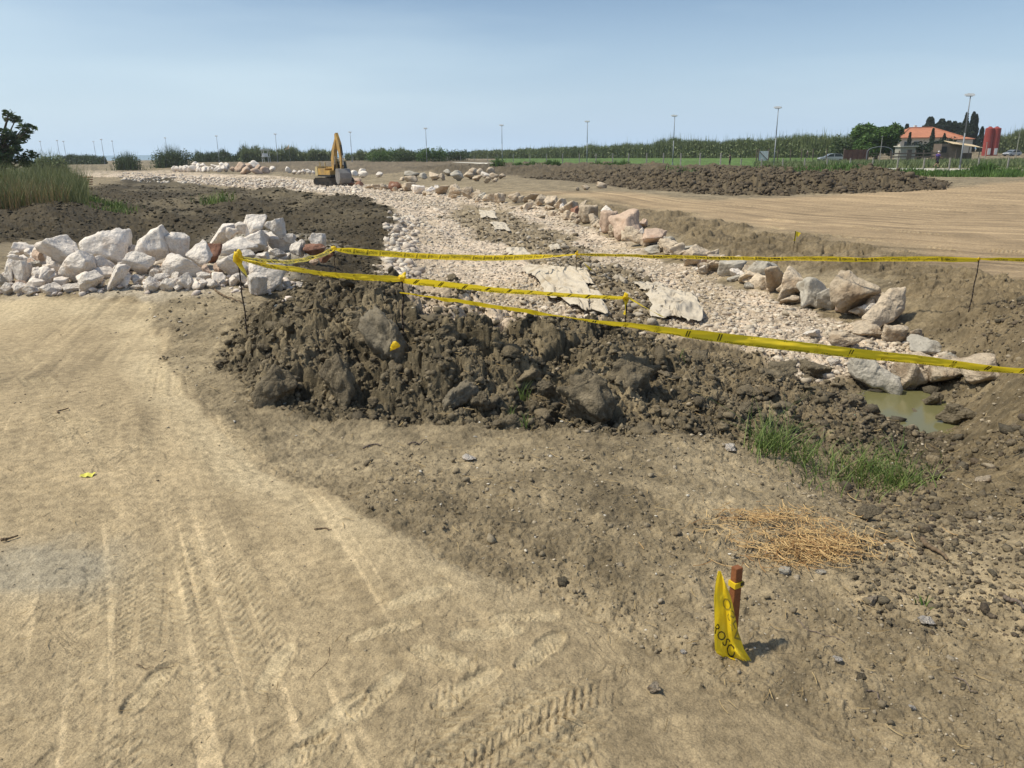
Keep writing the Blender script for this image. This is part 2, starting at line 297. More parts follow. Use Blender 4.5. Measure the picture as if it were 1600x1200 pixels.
def ground(X, Y, want_col=False):
    X = np.asarray(X, float); Y = np.asarray(Y, float)
    M = masks(X, Y); z = samp(BASE, X, Y).copy()
    near = sstep(40, 12, Y); D = np.maximum(Y, 2)
    rough = np.clip(M['mound'] + .75*M['edge'] + .55*M['left'] + .8*M['heap'] + .6*M['mid'], 0, 1)*(1-M['gravel']*(1-.8*M['mid']))
    smooth = np.clip(M['sand']+M['road'], 0, 1)*(1-M['mound'])
    # right-hand side of the near ground is loose dug soil too
    loose = np.clip(sstep(.30, .62, X/WY(Y))*sstep(3.0, 4.3, Y)*sstep(13, 10.5, Y)*sstep(.05, .0, samp(SD['road'], X, Y)-.01), 0, 1)*(1-smooth)*(1-M['gravel'])
    edge = np.clip(4*M['mound']*(1-M['mound']), 0, 1)
    wv = fbm(X*.55, Y*.55, 3, 3)
    z += wv*.035*(1-np.clip(M['sand']+M['road'], 0, 1)*.5)*near + fbm(X*.12, Y*.12, 4, 3)*.10*sstep(10, 40, Y)*(1-smooth)
    big = sstep(90, 20, Y)
    hp = sstep(0, .05, samp(SD['heap'], X, Y, fbm(X*.15, Y*.1, 26, 3)*.03, 0)); z += hp*(.55+.45*fbm(X*.30, Y*.15, 21, 4) + .22*fbm(X*1.6, Y*.8, 22, 4, .6) + .30*blocks(X, Y, 24, .9) + .3*blocks(X, Y, 25, .4)) - hp*.05
    mh = sstep(0, .035, samp(SD['mound'], X, Y)) * (.3+.7*sstep(2.0, -.2, X))
    z += mh*(.26*fbm(X*1.5, Y*1.5, 31, 5, .58)) + M['mound']*.05*fbm(X*5, Y*5, 32, 4, .6)
    cm = M['mound']
    lm = np.zeros(X.shape)
    nm = (rough+loose > .02) & (Y < 60)
    if nm.any():
        x = X[nm]; y = Y[nm]
        q_ = cm[nm]*mh[nm]; l = q_*(.42*blocks(x, y, 41, .42)+.52*blocks(x, y, 42, .19)) + cm[nm]*(.55*blocks(x, y, 43, .085)+.6*blocks(x, y, 48, .04))
        l2 = .5*lumps(x, y, 44, .055, .8) + .4*lumps(x, y, 45, .028, .8)
        l = l + np.clip(cm[nm]+.35*rough[nm]+.6*loose[nm], 0, 1)*l2 + (1-cm[nm])*np.clip(rough[nm]+loose[nm]*.7, 0, 1)*(.45*blocks(x, y, 46, .15) + .35*blocks(x, y, 47, .42)*sstep(8, 14, y)*1.2 + .25*lumps(x, y, 49, .2, .4))
        lm[nm] = l
    z += lm - .05*cm
    # vertical drip of eroded banks, ruts of the left bench
    z += M['left']*(.48*fbm(X*.35+Y*.25, Y*.10-X*.1, 61, 5)*sstep(14, 30, Y) + .03*fbm(X*3, Y*3, 62, 3))
    z += M['edge']*(1-M['gravel'])*(.14*fbm(X*.9, Y*.7, 65, 5, .6)+.10*blocks(X, Y, 67, .5))
    z += loose*(.10*fbm(X*1.3, Y*1.3, 63, 5, .58) + .03*fbm(X*4, Y*4, 64, 3))
    # general dirt grain between the smooth track and the mound
    dirt = (1-smooth)*(1-M['gravel']*.3)*near
    mdn = Y < 16
    if mdn.any():
        x = X[mdn]; y = Y[mdn]; dm = dirt[mdn]
        e = dm*(.016*fbm(x*9, y*9, 71, 5, .65) + .35*blocks(x, y, 70, .035)*sstep(-.15, .2, fbm(x*1.5, y*1.5, 69, 2)) + .45*lumps(x, y, 72, .022, .35) + .45*lumps(x, y, 73, .045, .22) + .4*lumps(x, y, 74, .09, .12))
        cr = fbm(x*1.9, y*1.9, 68, 4, .55); e += smooth[mdn]*(.0045*(sstep(.0, .012, cr)+sstep(.11, .12, cr)+sstep(-.13, -.12, cr))*sstep(6, 4, y) + .009*fbm(x*5, y*5, 75, 6, .62) + .15*lumps(x, y, 76, .03, .10))
        gr = M['gravel'][mdn]
        e += gr*(.5*blocks(x, y, 77, .11) + .5*blocks(x, y, 78, .05))
        z[mdn] += e
    gf = M['gravel']*sstep(14, 18, Y)
    z += gf*(.10*fbm(X*1.5, Y*1.5, 79, 5, .65))
    mk, worn = near_marks(X, Y)
    mg = (Y < 6) & (Y > .9)
    z[mg] += (1-cm[mg])*np.where(smooth[mg] > .5, .0032, .0075)*fbm(X[mg]*34, Y[mg]*34, 66, 3, .7)
    z += mk*np.clip(smooth+.35*(1-cm)*(1-M['gravel']), 0, 1)*np.where(Y > 9, 1.6, 1)
    z = np.where(Y > 640, z + (-7-z)*sstep(640, 760, Y), z)
    z += fbm(X*.02, Y*.02, 81, 3)*.25*sstep(120, 300, Y)
    if not want_col: return z
    def C(r, g, b): return np.array([r, g, b])
    SANDC, DIRT, DARK, GRAV, MIDC = C(.362, .282, .176), C(.222, .177, .114), C(.135, .109, .070), C(.54, .44, .345), C(.215, .168, .112)
    n1 = fbm(X*1.3, Y*1.3, 101, 4, .6); n2 = fbm(X*8, Y*8, 102, 3, .6); n3 = fbm(X*.35, Y*.35, 103, 3)
    c = np.broadcast_to(DIRT, X.shape+(3,)).copy()
    def mix(c, k, w): return c + (k-c)*w[..., None]
    c = mix(c, C(.272, .220, .145), np.clip(.5+1.6*n1, 0, 1)*.6)
    c = mix(c, SANDC, np.clip(sstep(4.8, 1.5, Y)*.5, 0, 1))
    c = mix(c, SANDC, M['sand'])
    c = mix(c, SANDC*np.array([.92, .86, .84]), M['road'])
    c = mix(c, C(.150, .116, .070), loose*.8)
    c = mix(c, C(.165, .127, .078), M['edge']*.85)
    dk = sstep(.6, 2.0, X)[..., None]; c = c + (DARK*(1-dk)+C(.180, .141, .090)*dk-c)*(np.clip(cm, 0, 1)*.95)[..., None]
    c = mix(c, C(.20, .160, .103), cm*np.clip(.25+1.7*n1, 0, 1)*.75)
    mm_ = cm > .02; ci_ = cells(X[mm_]*4.2+fbm(X[mm_]*4, Y[mm_]*4, 108, 2), Y[mm_]*4.2+fbm(X[mm_]*4, Y[mm_]*4, 109, 2), 107)[1]; c[mm_] *= (1+.7*(ci_-.5)*cm[mm_])[:, None]
    c = mix(c, C(.060, .047, .028), M['left'])
    c = mix(c, C(.125, .102, .066), M['left']*sstep(18, 40, Y)*np.clip(2.4*fbm(X*.25, Y*.12, 104, 3), 0, 1))
    c = mix(c, C(.150, .118, .078), M['greydirt']); c = mix(c, C(.105, .082, .052), M['heap'])
    gm = M['gravel']*(1-M['mid']*.9)
    c = mix(c, GRAV, gm)
    c = mix(c, C(.38, .305, .215), gm*np.clip(.1+1.7*fbm(X*.6, Y*.25, 105, 4), 0, 1))
    c = mix(c, C(.60, .54, .46), M['pile']*.45*(1-cm)*sstep(-.1,.2,n1))
    c = mix(c, C(.085, .070, .046), M['wet']*.7)
    c = mix(c, C(.090, .150, .036), M['green']); c = mix(c, C(.105, .125, .045), np.clip(M['weeds'], 0, 1))
    c = mix(c, C(.12, .115, .055), M['bank']*.6)
    c = mix(c, C(.17, .14, .092), sstep(110, 200, Y)*(1-M['green'])*(1-M['weeds'])*(1-M['greydirt'])*.6)
    sm = smooth[..., None]*(1-cm[..., None])
    c = np.where(sm > .3, c*(1+.20*n1+.30*n3+.14*n2+.42*streaks(X, Y, M))[..., None], c*(1+.35*n1+.45*n2)[..., None])
    # fine dry powder pressed pale in prints, greyish patch on the track
    sb = samp(SD['sand'], X, Y, fbm(X*2, Y*2, 111, 2)*.01, 0); c = mix(c, C(.50, .405, .265), np.clip(sstep(.0, .012, sb)*sstep(.085, .02, sb)*sstep(2.3, 3.4, Y)*.75*(.5+1.2*n1+.5), 0, .8))
    c = mix(c, C(.56, .46, .30), worn*.48*np.clip(smooth+.2, 0, 1))
    g0 = hit(50, 895); gp = np.exp(-(((X-g0[0])/.30)**2+((Y-g0[1])/.17)**2)*np.clip(1+1.5*n1, .3, 3))
    c = mix(c, C(.31, .29, .24), np.clip(gp*1.0, 0, .55))
    return z, np.clip(c*np.array([1.0, .99, .955]), .01, .9)
# ------------------------------------------------------------------ object helpers
def tag(o, label=None, cat=None, group=None, kind=None):
    if label: o['label'] = label
    if cat: o['category'] = cat
    if group: o['group'] = group
    if kind: o['kind'] = kind
    return o
def link(name, me, mat=None, parent=None, loc=None):
    o = bpy.data.objects.new(name, me); COL.objects.link(o)
    if mat is not None and me is not None and not me.materials: me.materials.append(mat)
    if parent is not None: o.parent = parent
    if loc is not None: o.location = loc
    return o
def empty(name, loc, rz=0, label=None, cat=None, group=None):
    o = bpy.data.objects.new(name, None); COL.objects.link(o); o.location = loc; o.rotation_euler = (0, 0, rz); o.empty_display_size = .2
    return tag(o, label, cat, group)
def mesh_np(name, V, F, smooth=False, col=None):
    """V (n,3); F (m,k) faces of one size"""
    me = bpy.data.meshes.new(name); V = np.ascontiguousarray(V, np.float32); F = np.ascontiguousarray(F, np.int32)
    m, k = F.shape
    me.vertices.add(len(V)); me.vertices.foreach_set('co', V.ravel())
    me.loops.add(m*k); me.loops.foreach_set('vertex_index', F.ravel())
    me.polygons.add(m); me.polygons.foreach_set('loop_start', np.arange(0, m*k, k, dtype=np.int32)); me.polygons.foreach_set('loop_total', np.full(m, k, np.int32))
    if smooth: me.polygons.foreach_set('use_smooth', np.ones(m, bool))
    if col is not None:
        at = me.color_attributes.new('Col', 'FLOAT_COLOR', 'POINT'); c4 = np.ones((len(V), 4), np.float32); c4[:, :3] = col; at.data.foreach_set('color', c4.ravel())
    me.update(calc_edges=True); return me
class MB:
    def __init__(s): s.v = []; s.f = []
    def add(s, V, F):
        n = len(s.v); s.v += [tuple(p) for p in V]; s.f += [tuple(i+n for i in f) for f in F]; return s
    def box(s, c, d, rz=0, rot=None):
        M = rot if rot is not None else Matrix.Rotation(rz, 3, 'Z'); c = Vector(c)
        V = [c + M @ Vector((x*d[0]/2, y*d[1]/2, z*d[2]/2)) for x in (-1, 1) for y in (-1, 1) for z in (-1, 1)]
        return s.add(V, [(0, 1, 3, 2), (4, 6, 7, 5), (0, 4, 5, 1), (2, 3, 7, 6), (0, 2, 6, 4), (1, 5, 7, 3)])
    def cyl(s, a, b, r0, r1=None, n=10, cap=True):
        a = Vector(a); b = Vector(b); r1 = r0 if r1 is None else r1; q = (b-a).normalized().to_track_quat('Z', 'Y').to_matrix(); V = []
        for p, r in ((a, r0), (b, r1)):
            for k in range(n): V.append(p + q @ Vector((r*math.cos(2*math.pi*k/n), r*math.sin(2*math.pi*k/n), 0)))
        F = [(k, (k+1) % n, n+(k+1) % n, n+k) for k in range(n)]
        if cap: F += [tuple(range(n-1, -1, -1)), tuple(range(n, 2*n))]
        return s.add(V, F)
    def tube(s, P, R, n=6):
        for k in range(len(P)-1): s.cyl(P[k], P[k+1], R[k] if hasattr(R, '__len__') else R, R[k+1] if hasattr(R, '__len__') else R, n)
        return s
    def prism(s, prof, w, M=None, y0=0):
        """profile in XZ extruded along Y"""
        n = len(prof); V = [Vector((x, y0-w/2, z)) for x, z in prof] + [Vector((x, y0+w/2, z)) for x, z in prof]
        if M is not None: V = [M @ p for p in V]
        return s.add(V, [tuple(range(n)), tuple(range(2*n-1, n-1, -1))] + [(k, n+k, n+(k+1) % n, (k+1) % n) for k in range(n)])
    def build(s, name, mat, parent=None, smooth=False):
        me = bpy.data.meshes.new(name); me.from_pydata([tuple(p) for p in s.v], [], s.f); me.update()
        bm = bmesh.new(); bm.from_mesh(me); bmesh.ops.recalc_face_normals(bm, faces=bm.faces); bm.to_mesh(me); bm.free()
        if smooth:
            for p in me.polygons: p.use_smooth = True
        return link(name, me, mat, parent)
# ------------------------------------------------------------------ materials
def new_mat(name, rough=.9, metal=0.0):
    m = bpy.data.materials.new(name); m.use_nodes = True; b = m.node_tree.nodes['Principled BSDF']
    b.inputs['Roughness'].default_value = rough; b.inputs['Metallic'].default_value = metal
    return m, m.node_tree, b
def nnode(nt, t, **k):
    n = nt.nodes.new(t)
    for a, v in k.items():
        if a in n.inputs: n.inputs[a].default_value = v
        else: setattr(n, a, v)
    return n
def earth(name, col=None, attr=False, s1=9, s2=60, var=.35, bump=.35, bs=40, rough=.95, rnd=0, coord='Object', dist=.02, tint=None):
    """matte mineral surface: colour broken by two noises, optionally per-object random, with bump"""
    m, nt, b = new_mat(name, rough); b.inputs['Specular IOR Level'].default_value = .25
    t = nnode(nt, 'ShaderNodeTexCoord')
    a = nnode(nt, 'ShaderNodeTexNoise'); a.inputs['Scale'].default_value = s1; a.inputs['Detail'].default_value = 6; a.inputs['Roughness'].default_value = .6
    c = nnode(nt, 'ShaderNodeTexNoise'); c.inputs['Scale'].default_value = s2; c.inputs['Detail'].default_value = 4; c.inputs['Roughness'].default_value = .65
    for q in (a, c): nt.links.new(t.outputs[coord], q.inputs['Vector'])
    base = None
    if attr:
        at = nnode(nt, 'ShaderNodeAttribute'); at.attribute_name = 'Col'; base = at.outputs['Color']
    mx = nnode(nt, 'ShaderNodeMath'); mx.operation = 'ADD'; nt.links.new(a.outputs[0], mx.inputs[0]); nt.links.new(c.outputs[0], mx.inputs[1])
    r = nnode(nt, 'ShaderNodeMapRange'); r.inputs[1].default_value = .65; r.inputs[2].default_value = 1.35; r.inputs[3].default_value = 1-var; r.inputs[4].default_value = 1+var
    nt.links.new(mx.outputs[0], r.inputs[0]); fac = r.outputs[0]
    if rnd:
        oi = nnode(nt, 'ShaderNodeObjectInfo'); r2 = nnode(nt, 'ShaderNodeMapRange'); r2.inputs[3].default_value = 1-rnd; r2.inputs[4].default_value = 1+rnd*.6
        nt.links.new(oi.outputs['Random'], r2.inputs[0]); mm = nnode(nt, 'ShaderNodeMath'); mm.operation = 'MULTIPLY'; nt.links.new(fac, mm.inputs[0]); nt.links.new(r2.outputs[0], mm.inputs[1]); fac = mm.outputs[0]
    vm = nnode(nt, 'ShaderNodeVectorMath'); vm.operation = 'SCALE'
    if tint is not None:   # patches of a second colour
        n3 = nnode(nt, 'ShaderNodeTexNoise'); n3.inputs['Scale'].default_value = tint[1]; n3.inputs['Detail'].default_value = 5; nt.links.new(t.outputs[coord], n3.inputs['Vector'])
        rr = nnode(nt, 'ShaderNodeMapRange'); rr.inputs[1].default_value = tint[2]; rr.inputs[2].default_value = tint[2]+.14; nt.links.new(n3.outputs[0], rr.inputs[0])
        mc = nnode(nt, 'ShaderNodeMixRGB'); mc.inputs[1].default_value = (*col, 1); mc.inputs[2].default_value = (*tint[0], 1); nt.links.new(rr.outputs[0], mc.inputs[0]); base = mc.outputs[0]
    if base is not None: nt.links.new(base, vm.inputs[0])
    else: vm.inputs[0].default_value = col
    nt.links.new(fac, vm.inputs['Scale']); nt.links.new(vm.outputs[0], b.inputs['Base Color'])
    if bump:
        bn = nnode(nt, 'ShaderNodeTexNoise'); bn.inputs['Scale'].default_value = bs; bn.inputs['Detail'].default_value = 7; bn.inputs['Roughness'].default_value = .62; nt.links.new(t.outputs[coord], bn.inputs['Vector'])
        bp = nnode(nt, 'ShaderNodeBump'); bp.inputs['Strength'].default_value = bump; bp.inputs['Distance'].default_value = dist; nt.links.new(bn.outputs[0], bp.inputs['Height']); nt.links.new(bp.outputs[0], b.inputs['Normal'])
    return m
def leafy(name, c1, c2, sc=3.0, trans=.25):
    m, nt, b = new_mat(name, .55); b.inputs['Specular IOR Level'].default_value = .3
    at = nnode(nt, 'ShaderNodeAttribute'); at.attribute_name = 'Col'; sp = nnode(nt, 'ShaderNodeSeparateColor'); nt.links.new(at.outputs['Color'], sp.inputs[0])
    mc = nnode(nt, 'ShaderNodeMixRGB'); mc.inputs[1].default_value = (*c1, 1); mc.inputs[2].default_value = (*c2, 1); nt.links.new(sp.outputs[0], mc.inputs[0]); nt.links.new(mc.outputs[0], b.inputs['Base Color'])
    if trans:
        tr = nnode(nt, 'ShaderNodeBsdfTranslucent'); nt.links.new(mc.outputs[0], tr.inputs[0]); ms = nnode(nt, 'ShaderNodeMixShader'); ms.inputs[0].default_value = trans
        nt.links.new(b.outputs[0], ms.inputs[1]); nt.links.new(tr.outputs[0], ms.inputs[2]); nt.links.new(ms.outputs[0], nt.nodes['Material Output'].inputs[0])
    return m
def paint(name, col, rough=.45, metal=0, var=.25, s=3, dirt=None):
    m, nt, b = new_mat(name, rough, metal); t = nnode(nt, 'ShaderNodeTexCoord'); n = nnode(nt, 'ShaderNodeTexNoise'); n.inputs['Scale'].default_value = s; n.inputs['Detail'].default_value = 6
    nt.links.new(t.outputs['Object'], n.inputs['Vector']); r = nnode(nt, 'ShaderNodeMapRange'); r.inputs[1].default_value = .35; r.inputs[2].default_value = .7
    nt.links.new(n.outputs[0], r.inputs[0]); mc = nnode(nt, 'ShaderNodeMixRGB'); mc.inputs[1].default_value = (*col, 1); d = dirt or tuple(c*(1-var) for c in col); mc.inputs[2].default_value = (*d, 1)
    nt.links.new(r.outputs[0], mc.inputs[0]); nt.links.new(mc.outputs[0], b.inputs['Base Color']); return m
MAT = {
 'ground': earth('ground_soil', attr=True, s1=22, s2=150, var=.50, bump=.85, bs=85, coord='Object', dist=.014),
 'crumb': earth('soil_lump', attr=True, s1=22, s2=90, var=.42, bump=1.0, bs=38, dist=.03),
 'white_rock': earth('white_limestone', (.78, .70, .615), s1=2.2, s2=14, var=.26, bump=1.0, bs=3.6, rnd=.10, dist=.09, tint=((.62, .51, .41), 1.6, .56)),
 'cream_rock': earth('cream_limestone', (.56, .455, .335), s1=2.2, s2=12, var=.32, bump=1.0, bs=3.6, rnd=.18, dist=.10, tint=((.33, .245, .165), 1.6, .50)),
 'grey_rock': earth('grey_limestone', (.44, .40, .335), s1=2.5, s2=14, var=.28, bump=.7, bs=5, rnd=.15, dist=.06, tint=((.32, .28, .22), 2.0, .54)),
 'pink_rock': earth('pink_limestone', (.54, .40, .30), s1=2.5, s2=14, var=.22, bump=.7, bs=5, rnd=.12, dist=.06, tint=((.42, .27, .19), 2.2, .56)),
 'red_rock': earth('red_limestone', (.26, .135, .09), s1=2.5, s2=14, var=.25, bump=.7, bs=5, rnd=.12, dist=.05, tint=((.45, .33, .27), 2.0, .60)),
 'gravel': earth('gravel_stone', attr=True, s1=20, s2=90, var=.35, bump=.7, bs=60, dist=.01),
 'clod': earth('clay_clod', (.170, .138, .092), s1=6, s2=40, var=.42, bump=.9, bs=9, rnd=.12, dist=.05, tint=((.23, .187, .125), 5, .52)),
 'slab': earth('smooth_grey_clay', (.185, .155, .110), s1=2, s2=14, var=.35, bump=1.0, bs=6, dist=.03, rough=.75),
 'cloth': earth('geotextile', (.50, .435, .345), s1=3, s2=26, var=.2, bump=.25, bs=60, dist=.01, tint=((.36, .295, .21), 2.2, .56)),
 'rebar': paint('rusty_steel', (.05, .035, .028), .7, .4, .4, 30),
 'wood': earth('stake_wood', (.22, .085, .035), s1=20, s2=120, var=.35, bump=.4, bs=80, rough=.7, dist=.004),
 'timber': earth('weathered_timber', (.16, .125, .10), s1=2, s2=30, var=.35, bump=.2, bs=20),
 'stick': earth('dry_stick', (.17, .12, .075), s1=10, s2=60, var=.35, bump=.2, bs=40),
 'galv': paint('galvanised_steel', (.24, .26, .28), .6, .1, .2, 2),
 'lamp': paint('lamp_head_grey', (.62, .64, .66), .4, 0, .2, 2),
 'post': earth('concrete_post', (.34, .32, .28), s1=3, s2=20, var=.2, bump=0),
 'pave': earth('concrete_pavement', (.56, .53, .47), s1=.5, s2=8, var=.14, bump=0, coord='Object'),
 'yellow_paint': paint('excavator_yellow', (.50, .30, .065), .55, 0, .3, 1.3, (.27, .175, .075)),
 'cream_paint': paint('faded_yellow', (.52, .42, .22), .5, 0, .2, 1.3),
 'black': paint('dark_metal', (.02, .02, .02), .6, .2, .3, 3),
 'track': earth('track_steel', (.055, .048, .040), s1=2, s2=12, var=.4, bump=.2, bs=8),
 'bucket': earth('worn_bucket_steel', (.23, .215, .20), s1=1.5, s2=9, var=.3, bump=.1, bs=6, rough=.5),
 'glass': paint('dark_glass', (.03, .045, .05), .12, 0, .2, 1),
 'chrome': paint('cylinder_rod', (.6, .6, .6), .25, .9, .1, 2),
 'white': paint('white_paint', (.74, .73, .70), .5, 0, .12, 2),
 'silver': paint('silver_car_paint', (.42, .43, .45), .3, .4, .1, 1),
 'tyre': paint('tyre_rubber', (.025, .025, .025), .9, 0, .3, 3),
 'roof': earth('roof_tiles', (.46, .19, .11), s1=.6, s2=5, var=.22, bump=.4, bs=4, dist=.08),
 'wall': earth('cream_wall', (.62, .56, .46), s1=.4, s2=4, var=.10, bump=0),
 'silo': earth('red_silo_paint', (.30, .055, .045), s1=.3, s2=3, var=.16, bump=0, rough=.6),
 'tan_sheet': earth('tan_sheet', (.62, .48, .30), s1=.6, s2=5, var=.15, bump=0),
 'red_mesh': earth('rusty_sheet', (.14, .075, .06), s1=1, s2=8, var=.3, bump=0),
 'bark': earth('bark', (.11, .085, .06), s1=4, s2=30, var=.3, bump=.3, bs=15),
 'orange': paint('orange_board', (.50, .20, .08), .7, 0, .3, 3),
 'leaf_dark': leafy('leaves_dark', (.030, .052, .020), (.095, .140, .045)),
 'leaf_mid': leafy('leaves_mid', (.045, .090, .022), (.13, .22, .05)),
 'leaf_cyp': leafy('cypress_leaves', (.010, .020, .010), (.030, .050, .022), trans=.1),
 'leaf_cane': leafy('cane_leaves', (.085, .115, .045), (.25, .29, .13)),
 'bankgrass': leafy('bank_grass', (.10, .125, .045), (.27, .27, .12)),
 'grass': leafy('grass_blades', (.055, .110, .020), (.26, .32, .10)),
 'drygrass': leafy('dry_grass', (.22, .15, .07), (.46, .34, .17)),
 'straw': leafy('straw', (.27, .14, .05), (.60, .42, .19), trans=.1),
 'purple': paint('purple_shirt', (.075, .045, .20), .9), 'navy': paint('dark_shorts', (.015, .016, .03), .9), 'skin': paint('skin', (.40, .24, .16), .7),
 'khaki': paint('drab_clothes', (.07, .06, .05), .9), 'hair': paint('dark_hair', (.02, .015, .012), .9), 'litter': paint('yellow_litter', (.70, .64, .10), .5), 'whitecap': paint('white_cloth', (.7, .7, .7), .8),
}
# ------------------------------------------------------------------ ground sheet
def axis(segs):
    out = []
    for a, b, n, geo in segs:
        n = max(3, int(n*Q)) if n > 60 else n
        s = np.geomspace(a, b, n, endpoint=False) if geo else np.linspace(a, b, n, endpoint=False)
        out.append(s)
    return np.concatenate(out)
Ys = axis([(-12, 1.0, 14, 0), (1.0, 1.35, 12, 0), (1.35, 4.6, 560, 1), (4.6, 7.4, 400, 0), (7.4, 12, 210, 1), (12, 24, 170, 1), (24, 110, 190, 1), (110, 900, 60, 1), (900, 1000, 2, 0)])
Ud = axis([(-.70, .70, 1080, 0)]); Uo = np.geomspace(.705, 16, 46)
Us = np.concatenate([-Uo[::-1], Ud, Uo])
UU, YY = np.meshgrid(Us, Ys); XX = UU*WY(YY)
zz, cc = ground(XX.ravel(), YY.ravel(), True)
V = np.stack([XX.ravel(), YY.ravel(), zz], 1); nr_, nc_ = XX.shape
idx = np.arange(nr_*nc_).reshape(nr_, nc_)
F = np.stack([idx[:-1, :-1].ravel(), idx[:-1, 1:].ravel(), idx[1:, 1:].ravel(), idx[1:, :-1].ravel()], 1)
g_ob = link('ground', mesh_np('ground', V, F, True, cc), MAT['ground']); tag(g_ob, kind='structure')
print('ground verts', len(V))
del UU, XX, F
def gz(x, y): return float(ground(np.array([x]), np.array([y]))[0])
def fbase(x, y): return float(samp(BASE, x, y))
# sea beyond the shore
wm, wnt, wb = new_mat('sea_water', .25); wb.inputs['Base Color'].default_value = (.12, .19, .24, 1)
nb = nnode(wnt, 'ShaderNodeTexNoise'); nb.inputs['Scale'].default_value = .02; bb = nnode(wnt, 'ShaderNodeBump'); bb.inputs['Strength'].default_value = .6; wnt.links.new(nb.outputs[0], bb.inputs['Height']); wnt.links.new(bb.outputs[0], wb.inputs['Normal'])
tag(link('sea', mesh_np('sea', np.array([(-20000, 680, -4.5), (20000, 680, -4.5), (20000, 30000, -4.5), (-20000, 30000, -4.5)]), np.array([[0, 1, 2, 3]])), wm), kind='structure')
# pond: muddy water in the dug hole
pm, pnt, pb = new_mat('muddy_water', .12); pb.inputs['Base Color'].default_value = (.150, .140, .062, 1); pb.inputs['Specular IOR Level'].default_value = .22
nb = nnode(pnt, 'ShaderNodeTexNoise'); nb.inputs['Scale'].default_value = 7; bb = nnode(pnt, 'ShaderNodeBump'); bb.inputs['Strength'].default_value = .08; bb.inputs['Distance'].default_value = .02; pnt.links.new(nb.outputs[0], bb.inputs['Height']); pnt.links.new(bb.outputs[0], pb.inputs['Normal'])
pc = on_z(1408, 648, -.9); n = 40
PV = [(pc[0], pc[1], -.885)] + [(pc[0]+.80*math.cos(2*math.pi*k/n)*(1+.1*math.sin(3*k)), pc[1]+1.0*math.sin(2*math.pi*k/n), -.885) for k in range(n)]
tag(link('pond_water', mesh_np('pond_water', np.array(PV), np.array([(0, 1+k, 1+(k+1) % n) for k in range(n)])), pm), kind='structure')
# pavement with kerb along the far road
def strip(name, pxs, z, w, mat, h=.14):
    P = [on_z(a, b, z) for a, b in pxs]; V = []; F = []
    for k, p in enumerate(P):
        a = P[max(k-1, 0)]; b = P[min(k+1, len(P)-1)]; t = np.array([b[0]-a[0], b[1]-a[1]]); t /= np.hypot(*t); nrm = np.array([-t[1], t[0]])
        if nrm[1] < 0: nrm = -nrm
        q = p[:2]+nrm*w
        for (xx, yy, zz_) in ((p[0], p[1], z-.5), (p[0], p[1], z+h), (q[0], q[1], z+h), (q[0], q[1], z-.5)): V.append((xx, yy, zz_))
        if k:
            o = 4*(k-1)
            for j in range(3): F.append((o+j, o+j+1, o+j+5, o+j+4))
    return tag(link(name, mesh_np(name, np.array(V), np.array(F)), mat), kind='structure')
strip('pavement', [(2300, 278), (1900, 271), (1600, 267.5), (1400, 265.5), (1190, 264), (960, 260.5), (800, 257), (700, 254.5), (600, 252.5)], -.75, 2.2, MAT['pave'])
# ------------------------------------------------------------------ rocks
def ico(n):
    bm = bmesh.new(); bmesh.ops.create_icosphere(bm, subdivisions=n, radius=1); bm.verts.ensure_lookup_table()
    V = np.array([v.co[:] for v in bm.verts]); F = np.array([[v.index for v in f.verts] for f in bm.faces]); bm.free(); return V, F
ICO = {k: ico(k) for k in (1, 2, 3, 5)}
def rock_shape(sub, seed, p=14, n=13, noise=.10, fine=.03):
    r = np.random.default_rng(seed); D, F = ICO[sub]
    N_ = r.normal(size=(n, 3)); N_ /= np.linalg.norm(N_, axis=1)[:, None]; h = r.uniform(.62, 1.0, n)
    q = np.clip(D @ N_.T, 0, None)/h; R = (np.sum(q**p, 1)+.35**p)**(-1/p)
    V = D*R[:, None]
    V *= (1 + noise*2*vn3(V*1.7+seed*3.1, seed) + fine*2*(vn3(V*5+seed, seed+1)+.6*vn3(V*11+seed, seed+2)) - .06*np.clip(vn3(V*3+seed, seed+5)-.2, 0, 1)*8*noise)[:, None]
    V -= (V.max(0)+V.min(0))/2; V /= np.abs(V).max(0); return V*.5, F      # unit box
PROTO = {}
def proto(kind, k, mat):
    key = (kind, k, mat)
    if key not in PROTO:
        if kind == 'r': V, F = rock_shape(5, 100+k, 24, 13, .13, .026)
        elif kind == 'h': V, F = rock_shape(5, 300+k, 16, 12, .20, .05)
        elif kind == 'c': V, F = rock_shape(5, 500+k, 9, 11, .38, .13)
        elif kind == 'v': V, F = rock_shape(5, 800+k, 14, 9, .16, .03)
        elif kind == 'k': V, F = rock_shape(5, 850+k, 20, 9, .26, .10)
        else: V, F = rock_shape(3, 700+k, 20, 11, .18, .06)
        me = mesh_np('rock_mesh', V, F, kind != 'r' or True); me.materials.append(MAT[mat]); PROTO[key] = me
    return PROTO[key]
ORD = ['first', 'second', 'third', 'fourth', 'fifth', 'sixth', 'seventh', 'eighth', 'ninth', 'tenth', 'eleventh', 'twelfth', 'thirteenth', 'fourteenth', 'fifteenth', 'sixteenth', 'seventeenth', 'eighteenth', 'nineteenth', 'twentieth', 'twenty-first', 'twenty-second', 'twenty-third', 'twenty-fourth', 'twenty-fifth', 'twenty-sixth', 'twenty-seventh', 'twenty-eighth', 'twenty-ninth', 'thirtieth', 'thirty-first', 'thirty-second', 'thirty-third', 'thirty-fourth', 'thirty-fifth', 'thirty-sixth', 'thirty-seventh', 'thirty-eighth', 'thirty-ninth', 'fortieth']
rk = random.Random(11)
